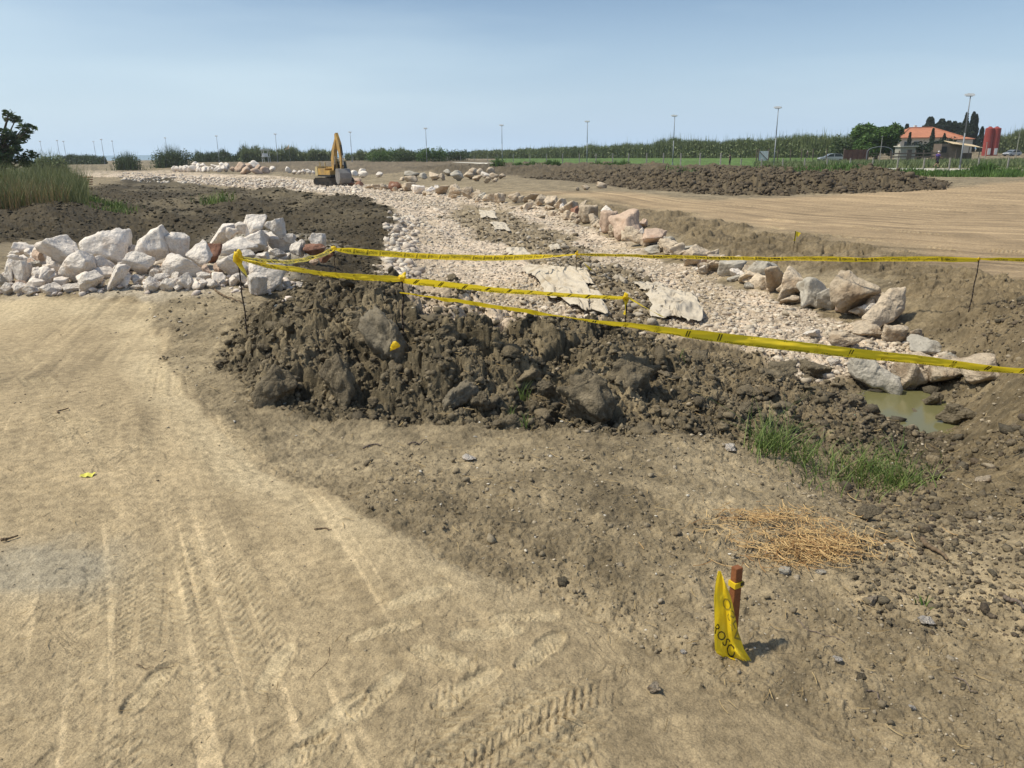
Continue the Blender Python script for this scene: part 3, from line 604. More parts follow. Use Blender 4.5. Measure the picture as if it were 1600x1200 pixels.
def rock(box, mat, label, group, kind='r', Y=None, name='boulder', sink=.07, cat='rock', seed=None, depth=.95, tilt=.35):
    """box = outline in photo pixels (x0, y0, x1, y1); stands where the photo ray meets the ground, or at distance Y"""
    x0, y0, x1, y1 = box; cx = (x0+x1)/2
    P = hit(cx, y1) if Y is None else at_Y(cx, y1, Y)
    dist = P[1]*math.cos(PITCH) + (H_EYE-P[2])*math.sin(PITCH)
    w = (x1-x0)*dist/FPX*1.0; dp = w*depth*rk.uniform(.85, 1.1)
    ang = math.atan2(H_EYE-P[2], P[1])
    h = max((y1-y0)*dist/FPX/math.cos(ang) - dp*.30*math.sin(ang), .4*w)*1.2
    me = proto(kind, (seed if seed is not None else rk.randrange(9)), mat)
    o = link(name, me); o.location = (P[0]*(1+dp*.4/P[1]), P[1]+dp*.4, P[2]+h*(.5-sink))
    # random mirror + quarter turn keeps the box proportions while varying the look
    q = rk.randrange(4); fl = rk.choice((-1, 1)); rz = math.pi/2*q + rk.uniform(-.3, .3)*tilt
    o.rotation_euler = (rk.uniform(-.2, .2)*tilt, rk.uniform(-.25, .25)*tilt, rz)
    sx_, sy_ = (w, dp) if q % 2 == 0 else (dp, w); o.scale = (sx_*fl, sy_, h)
    return tag(o, label, cat, group)
def batch(items, scale, ox, oy, row, group, default, kind='r', **k):
    """items (x0,y0,x1,y1[,mat[,extra words]]) in enlarged-crop pixels; ordinals count from the left"""
    it = []
    for t in items:
        b = (ox+t[0]/scale, oy+t[1]/scale, ox+t[2]/scale, oy+t[3]/scale); it.append((b, t[4] if len(t) > 4 and t[4] else default, t[5] if len(t) > 5 else None))
    it.sort(key=lambda a: a[0][0]+a[0][2]); W = sorted(b[2]-b[0] for b, _, _ in it); med = W[len(W)//2]
    CN = {'white_rock': 'white', 'cream_rock': 'cream', 'grey_rock': 'grey', 'pink_rock': 'pinkish', 'red_rock': 'reddish brown', 'clod': 'dark earth'}
    out = []
    for i, (b, m, ex) in enumerate(it):
        w = b[2]-b[0]; h = b[3]-b[1]; size = 'large' if w > 1.35*med else 'small' if w < .72*med else 'middle-sized'; shp = 'tall' if h > w*.95 else 'flat' if h < w*.5 else 'blocky'
        lab = f"{size} {shp} {CN[m]} {'boulder' if w > med else 'rock'}, {ORD[i]} from left, {row}"
        if ex: lab = f"{ex}, {ORD[i]} from left, {row}"
        kk = dict(k)
        if callable(kk.get('Y')): kk['Y'] = kk['Y'](b)
        out.append(rock(b, m, lab, group, kind, **kk))
    return out
PILE1 = [(0,318,30,380,'grey_rock','dark grey cut-off rock'),(0,365,70,420),(60,365,130,420),(110,375,192,422),(193,370,292,424),(305,368,395,412),(360,322,482,412),(490,292,608,402),(607,328,665,380),(610,372,665,404),(655,338,750,412),(720,325,790,375),(735,360,795,404),(835,322,905,402),(790,365,862,408),(900,340,950,385),(930,350,1010,395),(1095,320,1175,385),(1140,325,1250,425),(1175,265,1370,405,'white_rock','big slanted pale slab')]
PILE2 = [(8,265,90,362),(75,268,155,365),(130,308,288,388),(285,232,460,380),(440,248,530,335),(595,228,748,338),(765,238,965,352),(940,285,1000,350,'pink_rock'),(985,272,1035,330,'pink_rock'),(1020,245,1165,360),(540,270,610,310),(140,265,210,312,'grey_rock'),(700,300,745,345),(1150,285,1190,315)]
PILE3 = [(200,165,400,300,'white_rock','broad rounded white boulder'),(418,135,620,285,'white_rock','big pointed white boulder'),(655,118,795,272,'white_rock','tall peaked white boulder'),(765,145,880,250),(870,185,1000,290),(585,195,655,250),(145,210,205,270,'pink_rock'),(380,215,430,250,'pink_rock'),(300,225,370,270),(240,200,300,260)]
PILE4 = [(946,190,1040,285,'red_rock','reddish brown lump'),(948,105,1110,215),(1010,162,1200,240),(1110,130,1245,225),(1225,145,1375,215),(1244,205,1325,245),(1335,178,1410,245),(1435,140,1515,218),(1365,165,1420,215),(1410,190,1510,245,'red_rock'),(1470,220,1545,268,'red_rock'),(1345,298,1398,335),(1435,258,1475,285,'pink_rock'),(1180,225,1250,262),(920,165,955,210),(1090,215,1180,262,'white_rock')]
PILE5 = [(1085,90,1150,140),(1130,65,1245,165,'white_rock','pointed white boulder at the very top'),(1240,78,1328,160),(1050,112,1120,160),(1320,140,1370,180)]
gp_ = 'white rocks of the pile beside the track'
batch(PILE1, 2.963, 0, 320, 'front row of white rock pile', gp_, 'white_rock')
batch(PILE2, 2.963, 0, 320, 'middle tier of white rock pile', gp_, 'white_rock', Y=lambda b: 9.75+max(0, 449-b[3])*.02, sink=.04)
batch(PILE3, 2.963, 0, 320, 'top tier of white rock pile', gp_, 'white_rock', Y=lambda b: 10.3+max(0, 420-b[3])*.02, sink=.03)
batch(PILE4, 2.963, 0, 320, 'right-hand heap of white rocks', gp_, 'white_rock', Y=lambda b: 10.8+max(0, 416-b[3])*.11)
batch(PILE5, 2.963, 0, 320, 'crest of right-hand white heap', gp_, 'white_rock', Y=lambda b: 13.2, sink=0)
FILL1, FILL2 = [], []
for k in range(120):
    cx = rk.uniform(4, 470); top = 405 if cx < 330 else 372; by = rk.uniform(top, 457); s_ = rk.uniform(14, 30)
    Yk = None if by > 446 else (9.5+(449-by)*.045 if cx < 320 else 9.8+(449-by)*.085)
    (FILL1.append if k >= 45 else id)(rock((cx-s_/2, by-s_*rk.uniform(.6, .95), cx+s_/2, by), 'white_rock' if k >= 45 else rk.choice(['white_rock']*6+['pink_rock']), 'one of the small white rocks packed between the bigger rocks of the pile', 'small rocks packed inside the white pile', 'r', Y=Yk, sink=.1))
# boulders lining the channel, from the pond backwards
gb = 'boulders lining the right bank of the channel'
rock((1331,460,1415,521), 'cream_rock', 'big cream boulder with dark pitted holes at the end of the bank row', gb, 'h', seed=1)
rock((1291,432,1369,500), 'cream_rock', 'largest cream block of the bank row, left of the pitted boulder', gb, 'h', seed=7)
rock((1266,452,1308,487), 'grey_rock', 'low grey boulder tucked against the largest cream block', gb, 'h', seed=3)
rock((1247,437,1293,484), 'grey_rock', 'whitish grey rough boulder left of the largest cream block', gb, 'h', seed=4)
rock((1207,424,1265,467), 'cream_rock', 'smooth tan boulder with dark underside in the bank row', gb, 'h', seed=5)
rock((1188,419,1226,462), 'cream_rock', 'narrow tan boulder leaning on the smooth tan one', gb, 'h', seed=6)
rock((1158,407,1217,445), 'grey_rock', 'blue-grey veined boulder in the bank row', gb, 'h', seed=7)
rock((1120,409,1167,434), 'grey_rock', 'flat grey-white boulder left of the blue-grey one', gb, 'h', seed=8)
batch([(205,0,330,60),(100,30,160,75),(200,75,290,115),(530-530,0,1,1)][:0] or [(530,280,695,380),(650,330,800,400),(600,360,670,415),(415,250,570,310),(500,275,610,318,'grey_rock'),(340,268,420,312,'grey_rock'),(430,225,515,285,'grey_rock','bluish white angular rock')], 3.2, 900, 300, 'bank row behind the yellow tape', gb, 'cream_rock', 'h')
batch([(320,192,470,270,'pink_rock','broad pink block'),(240,185,370,275,'cream_rock'),(165,105,350,245,'pink_rock','biggest pink boulder'),(115,105,205,210,'pink_rock'),(125,75,205,130,'white_rock'),(60,115,115,178),(10,75,110,160),(300,140,358,185,'pink_rock'),(0,50,60,100)], 3.2, 900, 300, 'pink stretch of the bank row', gb, 'cream_rock', 'h')
batch([(1000,180,1120,258),(1060,205,1110,262,'red_rock'),(975,165,1050,225),(925,155,1000,210),(885,148,960,200),(820,140,900,190),(745,135,830,187),(680,138,740,185),(640,140,700,180),(600,135,650,175,'grey_rock'),(560,125,620,165),(510,108,580,160),(450,95,520,150),(380,100,460,142),(325,105,385,135,'white_rock'),(262,98,335,138,'white_rock'),(210,85,290,125),(155,82,225,125,'red_rock'),(110,88,160,118),(70,90,125,118),(30,92,80,115),(930,195,975,220),(1000,190,1040,240,'white_rock')], 3.2, 560, 260, 'far bank row towards the excavator', gb, 'cream_rock', 'h')
RP = [(1395,505),(1340,490),(1290,478),(1240,462),(1190,448),(1140,430),(1090,412),(1040,392),(1000,378),(950,362),(900,345),(850,330),(800,320),(740,310),(680,302),(620,297)]
for k in range(115):
    t_ = rk.uniform(0, len(RP)-1.01); i_ = int(t_); f_ = t_-i_; cx = RP[i_][0]*(1-f_)+RP[i_+1][0]*f_+rk.uniform(-8, 8); by = RP[i_][1]*(1-f_)+RP[i_+1][1]*f_+rk.uniform(-7, 6); s_ = (by-235)*rk.uniform(.09, .19)
    (FILL2.append if k >= 45 else id)(rock((cx-s_/2, by-s_*rk.uniform(.55, .9), cx+s_/2, by), 'cream_rock' if k >= 45 else rk.choice(['cream_rock']*4+['white_rock', 'pink_rock']), 'one of the small rocks filling gaps between the boulders of the bank row', 'small rocks wedged in the bank row', 'h', sink=.12))
gs = 'rocks around the muddy pond'
for bx, m, l, s, Yo in [((1328,562,1397,622),'grey_rock','dark rounded grey boulder overhanging the left edge of the pond',1,None),((1394,570,1460,616),'cream_rock','brown boulder over the dark gap behind the pond',2,None),
    ((1446,564,1514,608),'cream_rock','rounded tan boulder right of the dark gap',3,None),((1495,562,1568,605),'cream_rock','angular tan boulder half buried in the right bank',4,None),
    ((1410,532,1468,560),'grey_rock','flat grey slab-shaped rock under the near yellow tape',5,None),((1423,556,1466,582),'cream_rock','blocky tan rock below the grey slab-shaped one',6,None),((1465,552,1494,575),'grey_rock','small pale block right of the tan block',7,None),
    ((1375,511,1417,538),'cream_rock','flat wedge of rock just below the pitted boulder',8,None),((1408,514,1438,536),'cream_rock','brown rock between the pitted boulder and the bank',0,None),((1390,573,1412,588),'grey_rock','small grey wedge perched above the pond gap',2,None),
    ((1325,512,1375,530),'cream_rock','low flat stone at the foot of the pitted boulder',5,None),((1290,520,1345,545),'cream_rock','half-buried flat stone in the near gravel',3,None)]:
    rock(bx, m, l, gs, 'h', Y=Yo, seed=s)
def merge(obs, name, mat, label):
    Vs, Fs = [], []; o = 0
    for ob in obs:
        me = ob.data; V = np.empty(len(me.vertices)*3, np.float32); me.vertices.foreach_get('co', V); V = V.reshape(-1, 3)
        F = np.empty(len(me.loops), np.int32); me.loops.foreach_get('vertex_index', F); F = F.reshape(-1, 3)
        M = np.array(Matrix.LocRotScale(ob.location, ob.rotation_euler, ob.scale)); Vs.append(V @ M[:3, :3].T + M[:3, 3]); Fs.append(F+o); o += len(V); bpy.data.objects.remove(ob)
    tag(link(name, mesh_np(name, np.concatenate(Vs), np.concatenate(Fs), True), MAT[mat]), label, 'rubble', None, 'stuff')
MAT['white_rock_w'] = earth('white_rubble_stone', (.72, .635, .545), s1=7, s2=40, var=.22, bump=.8, bs=12, dist=.02); MAT['cream_rock_w'] = earth('cream_rubble_stone', (.54, .44, .325), s1=7, s2=40, var=.28, bump=.8, bs=12, dist=.02)
merge(FILL1, 'pile_rubble', 'white_rock_w', 'small rubble rocks wedged among the rocks of the white pile'); merge(FILL2, 'bank_rubble', 'cream_rock_w', 'small rubble rocks wedged along the boulder row of the bank')
# rocks in the gravel, small named stones
gg = 'loose rocks in the channel gravel'
for bx, m, l in [((1135,430,1160,443),'grey_rock','pale flat rock just left of the blue-grey boulder'),((1163,443,1177,454),'grey_rock','small white rock under the blue-grey boulder'),((1178,439,1192,450),'cream_rock','small tan rock right of the small white rock'),
   ((1217,465,1250,478),'cream_rock','flat pale stone below the smooth tan boulder'),((1255,516,1285,532),'white_rock','pale triangular stone in the near gravel'),((1293,560,1312,572),'white_rock','little white rock at the left of the pond boulder'),((1085,415,1110,430),'white_rock','chalky rock at the gravel edge behind the tape')]:
    rock(bx, m, l, gg, 'h')
# far piles
gf_ = 'rocks of the far boulder piles'
batch([(230,32,310,58,'grey_rock'),(230,50,300,78),(305,35,345,65,'grey_rock'),(350,32,410,70),(400,38,435,70),(425,18,475,50,'grey_rock'),(460,25,530,72,'grey_rock'),(525,30,580,65),(550,12,600,45),(590,15,640,50),(641,8,685,45),(570,45,620,75),(610,30,660,60,'white_rock'),(655,35,705,65),(625,55,665,88),(700,38,738,62),(665,60,700,82),(205,55,235,72)], 3.2, 560, 260, 'far boulder pile right of excavator', gf_, 'cream_rock', 's')
batch([(1188,80,1245,112,None,'brownish squared boulder'),(1115,95,1160,122,None,'rounded pale boulder'),(1085,105,1105,125,None,'small tan stone')], 3.2, 560, 260, 'trio before the dark soil heap', gf_, 'cream_rock', 's')
batch([(985,745,1110,830,'white_rock'),(1010,780,1160,880,'white_rock'),(870,770,1000,855,'white_rock'),(1275,795,1385,870,'white_rock')], 10, 460, 190, 'white rocks right of the bucket', gf_, 'white_rock', 's')
batch([(820,940,960,1015),(950,940,1080,1015),(900,890,1050,950,'pink_rock')], 10, 460, 190, 'red rocks below the bucket', gf_, 'red_rock', 's')
batch([(115,755,185,820),(185,750,280,825),(30,770,115,825),(275,770,330,820)], 10, 460, 190, 'white rocks left of the excavator', gf_, 'white_rock', 's')
batch([(20,420,100,475),(60,445,130,490),(85,425,150,460),(120,408,195,455,'white_rock'),(150,430,195,460),(130,455,205,490),(180,445,250,485),(245,442,280,475,'white_rock'),(0,445,30,475),(345,445,385,480,'white_rock'),(380,465,415,490,'white_rock'),(415,470,445,490,'white_rock'),(445,460,475,490,'white_rock'),(475,460,510,490,'white_rock')], 4, 360, 150, 'far pink rock pile', gf_, 'pink_rock', 's')
FW = [(x+rk.uniform(-2, 2), 268-h_-rk.uniform(0, 6)*(1 if i % 2 else 0), x+h_*1.3, 269-(5 if i % 2 else 0)) for i, x in enumerate(range(268, 352, 3)) for h_ in [rk.uniform(5, 9)]]
batch(FW, 1, 0, 0, 'far white rubble pile', gf_, 'white_rock', 's')
# ------------------------------------------------------------------ loose stones, clods (uncountable)
LOW = [rock_shape(1, 900+k, 22, 7, .26, .10)[0] for k in range(8)]; LOWF = ICO[1][1]
MEDR = [rock_shape(3, 950+k, 14, 9, .40, .24)[0] for k in range(8)]; MEDF = ICO[3][1]
def scatter(name, X, Y, S, mat, cols, var=.2, flat=.7, sink=.25, med=False, jitter_z=0, label=None, cat=None, group=None, parent=None, aspect=.45):
    """many stones in one mesh"""
    n = len(X); Z = ground(X, Y); B, Fb = (MEDR, MEDF) if med else (LOW, LOWF); nv = len(B[0])
    k = RNG.integers(0, len(B), n); base = np.array(B)[k]
    a = RNG.uniform(0, 6.283, n); tx = RNG.uniform(-.5, .5, n); ca, sa = np.cos(a), np.sin(a)
    sc = np.stack([S*RNG.uniform(1-aspect*.5, 1+aspect, n), S*RNG.uniform(1-aspect*.5, 1+aspect*.4, n), S*flat*RNG.uniform(.7, 1.25, n)], 1)
    v = base*sc[:, None, :]
    ct, st = np.cos(tx)[:, None], np.sin(tx)[:, None]; y = v[..., 1]*ct - v[..., 2]*st; z = v[..., 1]*st + v[..., 2]*ct; x = v[..., 0]
    V = np.stack([x*ca[:, None]-y*sa[:, None]+X[:, None], x*sa[:, None]+y*ca[:, None]+Y[:, None], z+(Z+S*flat*(.5-sink)+jitter_z)[:, None]], -1).reshape(-1, 3)
    Fx = (Fb[None]+(np.arange(n)*nv)[:, None, None]).reshape(-1, 3)
    cols = np.array(cols); ci = RNG.integers(0, len(cols), n); c = cols[ci]*(1+RNG.uniform(-var, var, n))[:, None]
    o = link(name, mesh_np(name, V, Fx, False, np.repeat(c, nv, 0)), mat, parent)
    return tag(o, label, cat, group, 'stuff')
def sample(mask, n, y0, y1, umax=.75, thr=.5, geo=True, umin=None):
    """points spread evenly over the picture (denser near) where the mask holds"""
    out = []; tot = 0
    while tot < n:
        v = RNG.uniform(0, 1, n*3); Yv = y0*(y1/y0)**v if geo else 1/(1/y0+(1/y1-1/y0)*v)
        u = RNG.uniform(-umax if umin is None else umin, umax, n*3); Xv = u*WY(Yv); m = mask(Xv, Yv) > thr
        out.append(np.stack([Xv[m], Yv[m]])); tot += int(m.sum())
        if m.sum() < 10: break
    P = np.concatenate(out, 1)[:, :n]; return P[0], P[1]
def mk(name, wob=1):
    def f(X, Y):
        M = masks(X, Y)
        if name == 'gravel': return M['gravel']*(1-.93*M['mid'])
        if name == 'mound': return M['mound']
        if name == 'dirt': return (1-M['sand'])*(1-M['road'])*(1-M['gravel'])
        if name == 'loose': return np.clip(sstep(.26, .55, X/WY(Y)), 0, 1)*(1-M['sand'])*(1-M['road'])*(1-M['gravel'])
        return M[name]
    return f
GC = [(.54, .46, .355), (.58, .50, .40), (.47, .39, .30), (.54, .46, .37), (.40, .335, .25)]
X, Y = sample(mk('gravel'), 19000, 8.0, 19); scatter('channel_gravel', X, Y, np.exp(RNG.normal(-3.25, .55, len(X))).clip(.012, .13), MAT['gravel'], GC, label='crushed pale stone covering the channel bed near the pond', cat='gravel', flat=.5, sink=.5)
X, Y = sample(mk('gravel'), 16000, 19, 110); scatter('channel_gravel', X, Y, (np.exp(RNG.normal(-3.05, .55, len(X)))*np.clip(Y/24, .8, 3)).clip(.02, .28), MAT['gravel'], GC+[(.56, .49, .40)], label='crushed pale stone covering the far channel bed', cat='gravel', flat=.45, sink=.45)
# bigger white rubble along the left edge of the channel
q = [(600+rk.uniform(0, 50)-max(0, (350-y))*.1+abs(y-400)*.12, y) for y in np.linspace(335, 436, 260)]
Pq = np.array([hit(a, b)[:2] for a, b in q]); scatter('white_rubble', Pq[:, 0], Pq[:, 1], RNG.uniform(.07, .26, len(Pq)), MAT['gravel'], [(.60, .53, .44), (.52, .44, .36)], med=False, label='white rubble along the left edge of the channel', cat='rubble')
q = [(x+rk.uniform(-6, 6), 274+(x-200)*.052+rk.uniform(-4, 9)) for x in np.linspace(190, 560, 1100)]
Pq = np.array([hit(a, b)[:2] for a, b in q]); scatter('white_rubble', Pq[:, 0], Pq[:, 1], RNG.uniform(.12, .48, len(Pq)), MAT['gravel'], [(.62, .55, .46), (.52, .44, .36)], med=False, label='band of white rubble running towards the excavator', cat='rubble')
q = [(rk.uniform(0, 460), rk.uniform(425, 462)) for _ in range(220)]
Pq = np.array([hit(a, b)[:2] for a, b in q]); scatter('white_rubble', Pq[:, 0], Pq[:, 1], RNG.uniform(.03, .10, len(Pq)), MAT['gravel'], [(.66, .58, .51), (.58, .49, .42)], label='small white rubble between the rocks of the pile', cat='rubble')
q = [(rk.uniform(1000, 1500), 0) for _ in range(1)]
# clods of the mound and loose soil
CC = [(.140, .113, .074), (.165, .132, .086), (.118, .095, .063), (.195, .156, .101)]
X, Y = sample(mk('mound'), 1000, 4.6, 9.2); scatter('mound_clods', X, Y, np.exp(RNG.normal(-2.75, .5, len(X))).clip(.04, .22), MAT['crumb'], CC, med=True, flat=.75, sink=.38, label='broken dark clods heaped over the mound', cat='soil clods')
X, Y = sample(mk('mound'), 9000, 4.6, 9.2); scatter('soil_crumbs', X, Y, np.exp(RNG.normal(-3.7, .40, len(X))).clip(.012, .07), MAT['gravel'], CC, flat=.8, sink=.2, label='small dark crumbs of soil on the mound', cat='soil')
DC = [(.22, .175, .112), (.26, .21, .14), (.165, .132, .088), (.32, .265, .19)]
X, Y = sample(lambda x, y: mk('dirt')(x, y)*(fbm(x*1.6, y*1.6, 808, 3) > -.02), 9500, 1.7, 12); scatter('dirt_crumbs', X, Y, np.exp(RNG.normal(-4.95, .60, len(X))).clip(.003, .05)*np.clip(Y/3.2, .7, 2.2), MAT['gravel'], DC, flat=.75, label='crumbs of dry soil strewn over the loose ground', cat='soil')
X, Y = sample(lambda x, y: mk('loose')(x, y)*(fbm(x*1.3, y*1.3, 809, 3) > -.06), 6000, 2.0, 9.5, umin=.2); scatter('loose_stones', X, Y, np.exp(RNG.normal(-4.3, .62, len(X))).clip(.006, .10)*np.clip(Y/4, .6, 1.6), MAT['crumb'], DC[2:3]+DC[:1]+[(.13, .10, .07), (.12, .10, .07)], med=False, flat=.75, label='loose stones and lumps on the right-hand bank', cat='stones')
X, Y = sample(mk('dirt'), 520, 1.7, 9); scatter('pale_chips', X, Y, RNG.uniform(.005, .022, len(X))*np.clip(Y/4, .5, 2), MAT['gravel'], [(.50, .44, .34), (.58, .53, .45), (.42, .35, .26)], flat=.45, label='pale stone chips scattered on the dirt', cat='stones')
X, Y = sample(mk('sand'), 340, 1.2, 8); scatter('track_crumbs', X, Y, RNG.uniform(.003, .011, len(X))*np.clip(Y/3, .6, 2), MAT['gravel'], DC, flat=.6, label='little crumbs lying on the sandy track', cat='soil')
X, Y = sample(mk('left'), 9000, 13, 80); scatter('bank_clods', X, Y, (np.exp(RNG.normal(-3.0, .5, len(X)))*np.clip(Y/22, .7, 2)).clip(.02, .35), MAT['gravel'], [(.075, .060, .037), (.105, .085, .054), (.062, .050, .032)], label='dark clods on the churned left bank', cat='soil clods', flat=.6)
X, Y = sample(mk('heap'), 9000, 38, 82); scatter('heap_clods', X, Y, (np.exp(RNG.normal(-2.1, .5, len(X)))).clip(.05, .5), MAT['gravel'], [(.105, .080, .053), (.125, .097, .065), (.088, .068, .046)], label='dark lumps covering the long heap of soil', cat='soil clods', flat=.7)
X, Y = sample(mk('mid'), 3500, 9, 40); scatter('strip_clods', X, Y, np.exp(RNG.normal(-2.9, .5, len(X))).clip(.02, .25), MAT['gravel'], [(.19, .15, .10), (.15, .12, .08), (.42, .36, .28)], label='clods on the brown strip between the gravel lanes', cat='soil clods', flat=.6)
# named clods
gc = 'big clods of the dark mound'
for bx, m, l, kd, Yo in [((562,466,640,548),'slab','big smooth grey clay slab with cracks standing in the mound','k',None),((868,572,962,652),'clod','largest rounded clod at the right foot of the mound','c',None),((838,590,870,618),'clod','round clod left of the largest one','c',None),
   ((690,590,750,632),'slab','smooth sheared grey lump at the foot of the mound','k',None),((735,608,775,640),'clod','knobbly clod right of the sheared lump','c',None),((500,540,560,620),'clod','tall dark clod below the smooth slab','c',None),((400,560,470,632),'clod','big clod at the left end of the mound','c',None),
   ((945,545,1035,618),'clod','broad brown clod with root fibres','c',None),((675,500,730,545),'clod','clod high on the mound right of the slab','c',None),((1150,625,1190,650),'clod','dark clod left of the tall grass','c',None),
   ((1437,610,1472,640),'clod','dark clod at the right rim of the pond','c',None),((1418,640,1456,660),'clod','small clod standing in the muddy water','c',None),((1462,628,1520,662),'clod','crumbly clod on the slope right of the pond','c',None),((1250,560,1300,590),'clod','clod on the berm left of the pond boulder','c',None),((1180,560,1245,592),'clod','flat clod under the near tape','c',None)]:
    rock(bx, m, l, gc, kd, Y=Yo, name='clod', cat='clod', sink=.35 if m == 'slab' else .3, seed=2 if m == 'slab' else None)
gt = 'small stones on the near ground'
for bx, m, l in [((1434,968,1456,981),'white_rock','flat pale stone lying on the right dirt'),((1215,890,1235,900),'grey_rock','dark rounded stone below the straw'),((1272,892,1292,902),'grey_rock','second dark stone below the straw'),((1010,1072,1031,1084),'cream_rock','brown chip near the bottom edge'),
   ((870,906,892,917),'clod','single dark lump at the edge of the sandy track'),((1524,745,1552,765),'cream_rock','pale squared stone on the right slope'),((1130,697,1152,707),'white_rock','white flat chip right of the mound'),((722,714,745,723),'white_rock','white angular chip below the mound'),
   ((1298,1028,1316,1036),'white_rock','white sliver right of the stake'),((1417,1103,1430,1112),'white_rock','small pale chip near the bottom right'),((1062,1018,1073,1024),'white_rock','tiny pale chip left of the stake'),((1335,795,1375,818),'clod','jutting clod behind the straw'),((1348,935,1372,948),'cream_rock','tan lump right of the straw')]:
    rock(bx, m, l, gt, 'h', name='stone', cat='stone', sink=.1)
print('rocks done', len(COL.objects), [o['label'] for o in COL.objects if 'label' in o and len(o['label'].split()) > 16])
# ------------------------------------------------------------------ blades, leaves
def blades(X, Y, Hh, W_, lean, nseg=3, z=None, curve=.5, dirv=None):
    """curved tapering blades -> V, F (quads), per-vertex shade value"""
    n = len(X); Z = (ground(X, Y) if z is None else z)-.01; a = RNG.uniform(0, 6.283, n) if dirv is None else dirv
    fa = RNG.uniform(0, 6.283, n); L = lean*RNG.uniform(.2, 1.2, n); V = []
    for k in range(nseg+1):
        t = k/nseg; hgt = Hh*(t-.18*curve*t*t*L); off = Hh*L*t**2*.8; w = W_*(1-t**1.6)*.5+W_*.03
        cx = X+np.cos(a)*off; cy = Y+np.sin(a)*off
        V.append(np.stack([cx-np.cos(fa)*w, cy-np.sin(fa)*w, Z+hgt], -1)); V.append(np.stack([cx+np.cos(fa)*w, cy+np.sin(fa)*w, Z+hgt], -1))
    V = np.stack(V, 1); m = 2*(nseg+1); o = (np.arange(n)*m)[:, None]
    F = np.concatenate([np.stack([o[:, 0]+2*k, o[:, 0]+2*k+1, o[:, 0]+2*k+3, o[:, 0]+2*k+2], -1) for k in range(nseg)], 0)
    c = np.repeat(RNG.uniform(0, 1, n), m); c = np.stack([c, c, c], -1)
    return V.reshape(-1, 3), F, c
def joinp(parts):
    Vs, Fs, Cs = [], [], []; o = 0
    for V, F, c in parts: Vs.append(V); Fs.append(F+o); Cs.append(c); o += len(V)
    return np.concatenate(Vs), np.concatenate(Fs), np.concatenate(Cs)
def leaves(C, n_, S, flat=.5):
    """leaf quads at points C (n,3); random orientation"""
    n = len(C); d1 = RNG.normal(size=(n, 3)); d1[:, 2] *= flat; d1 /= np.linalg.norm(d1, axis=1)[:, None]; d2 = RNG.normal(size=(n, 3)); d2 -= (d2*d1).sum(1)[:, None]*d1; d2 /= np.linalg.norm(d2, axis=1)[:, None]
    s = S*RNG.uniform(.6, 1.3, n)[:, None]; V = np.stack([C-d1*s, C+d2*s*.38, C+d1*s, C-d2*s*.38], 1).reshape(-1, 3); F = np.arange(4*n).reshape(n, 4)
    c = np.repeat(RNG.uniform(0, 1, n), 4); return V, F, np.stack([c, c, c], -1)
def crown_points(blobs, dens, shell=.55):
    """points through ellipsoid clumps: (x,y,z,rx,ry,rz)"""
    out = []
    for b in blobs:
        n = int(dens*b[3]*b[5]); d = RNG.normal(size=(n, 3)); d /= np.linalg.norm(d, axis=1)[:, None]; r = RNG.uniform(shell, 1, n)**.6
        r *= 1+.35*vn3(d*2.2+b[0], 3)*2
        out.append(np.stack([b[0]+d[:, 0]*b[3]*r, b[1]+d[:, 1]*b[4]*r, b[2]+d[:, 2]*b[5]*r], -1))
    return np.concatenate(out)
def make_tree(name, loc, w, h, mat, label, cat, group=None, leaf=.22, trunk_h=.3, dens=900, nb=14, trunks=1, low=0.12, thin=1):
    """deciduous tree: tapered trunk with limbs, crown of leaf clumps"""
    t = empty(name, loc, 0, label, cat, group); r = random.Random(int(abs(loc[0]*37+loc[1]*11)))
    mb = MB(); top = h*.62; mb.tube([(0, 0, -.3), (.02*w, 0, h*.2), (-.03*w, .02*w, h*.42), (.02*w, 0, top)], [w*.035+.04, w*.028+.03, w*.02+.02, w*.008+.01], 8)
    blobs = []
    for k in range(nb):
        a = k*2.4; rr = w*.36*math.sqrt((k+.5)/nb); zz = h*(trunk_h + (1-trunk_h)*(.12+.72*r.random()))*(1-.25*(rr/(w*.5))**2)
        p = (rr*math.cos(a), rr*math.sin(a), zz); s = r.uniform(.13, .22)*w*thin; blobs.append((p[0], p[1], p[2], s, s, s*.72))
        mb.tube([(0, 0, h*r.uniform(.2, .45)), (p[0]*.5, p[1]*.5, zz*.72), p], [w*.014+.015, w*.009+.01, w*.004+.004], 5)
    mb.build('trunk', MAT['bark'], t, True)
    P = crown_points(blobs, dens/(w*w)*18, .3); P[:, 2] = np.clip(P[:, 2], h*low, h*1.05)
    V, F, c = leaves(P, 0, leaf); tr = link('crown', mesh_np('crown', V, F, False, c), MAT[mat], t); return t
def make_cypress(loc, w, h, label, group, mat='leaf_cyp'):
    t = empty('cypress_tree', loc, 0, label, 'tree', group); mb = MB(); mb.tube([(0, 0, -.3), (0, 0, h*.3), (0, 0, h*.85)], [.14, .10, .03], 7); mb.build('trunk', MAT['bark'], t)
    n = int(420*w*h/3)+700; tt = RNG.uniform(.04, 1, n)**.9; rad = w/2*np.sin(np.clip(tt, 0, 1)**.75*math.pi*.94+.1)**.7*(1+.16*np.sin(tt*23+loc[0])); rad = np.clip(rad, .03, None)*RNG.uniform(.55, 1, n); a = RNG.uniform(0, 6.283, n)
    P = np.stack([np.cos(a)*rad, np.sin(a)*rad, tt*h], -1); V, F, c = leaves(P, 0, .26, 2.5); link('crown', mesh_np('crown', V, F, False, c), MAT[mat], t)
    return t
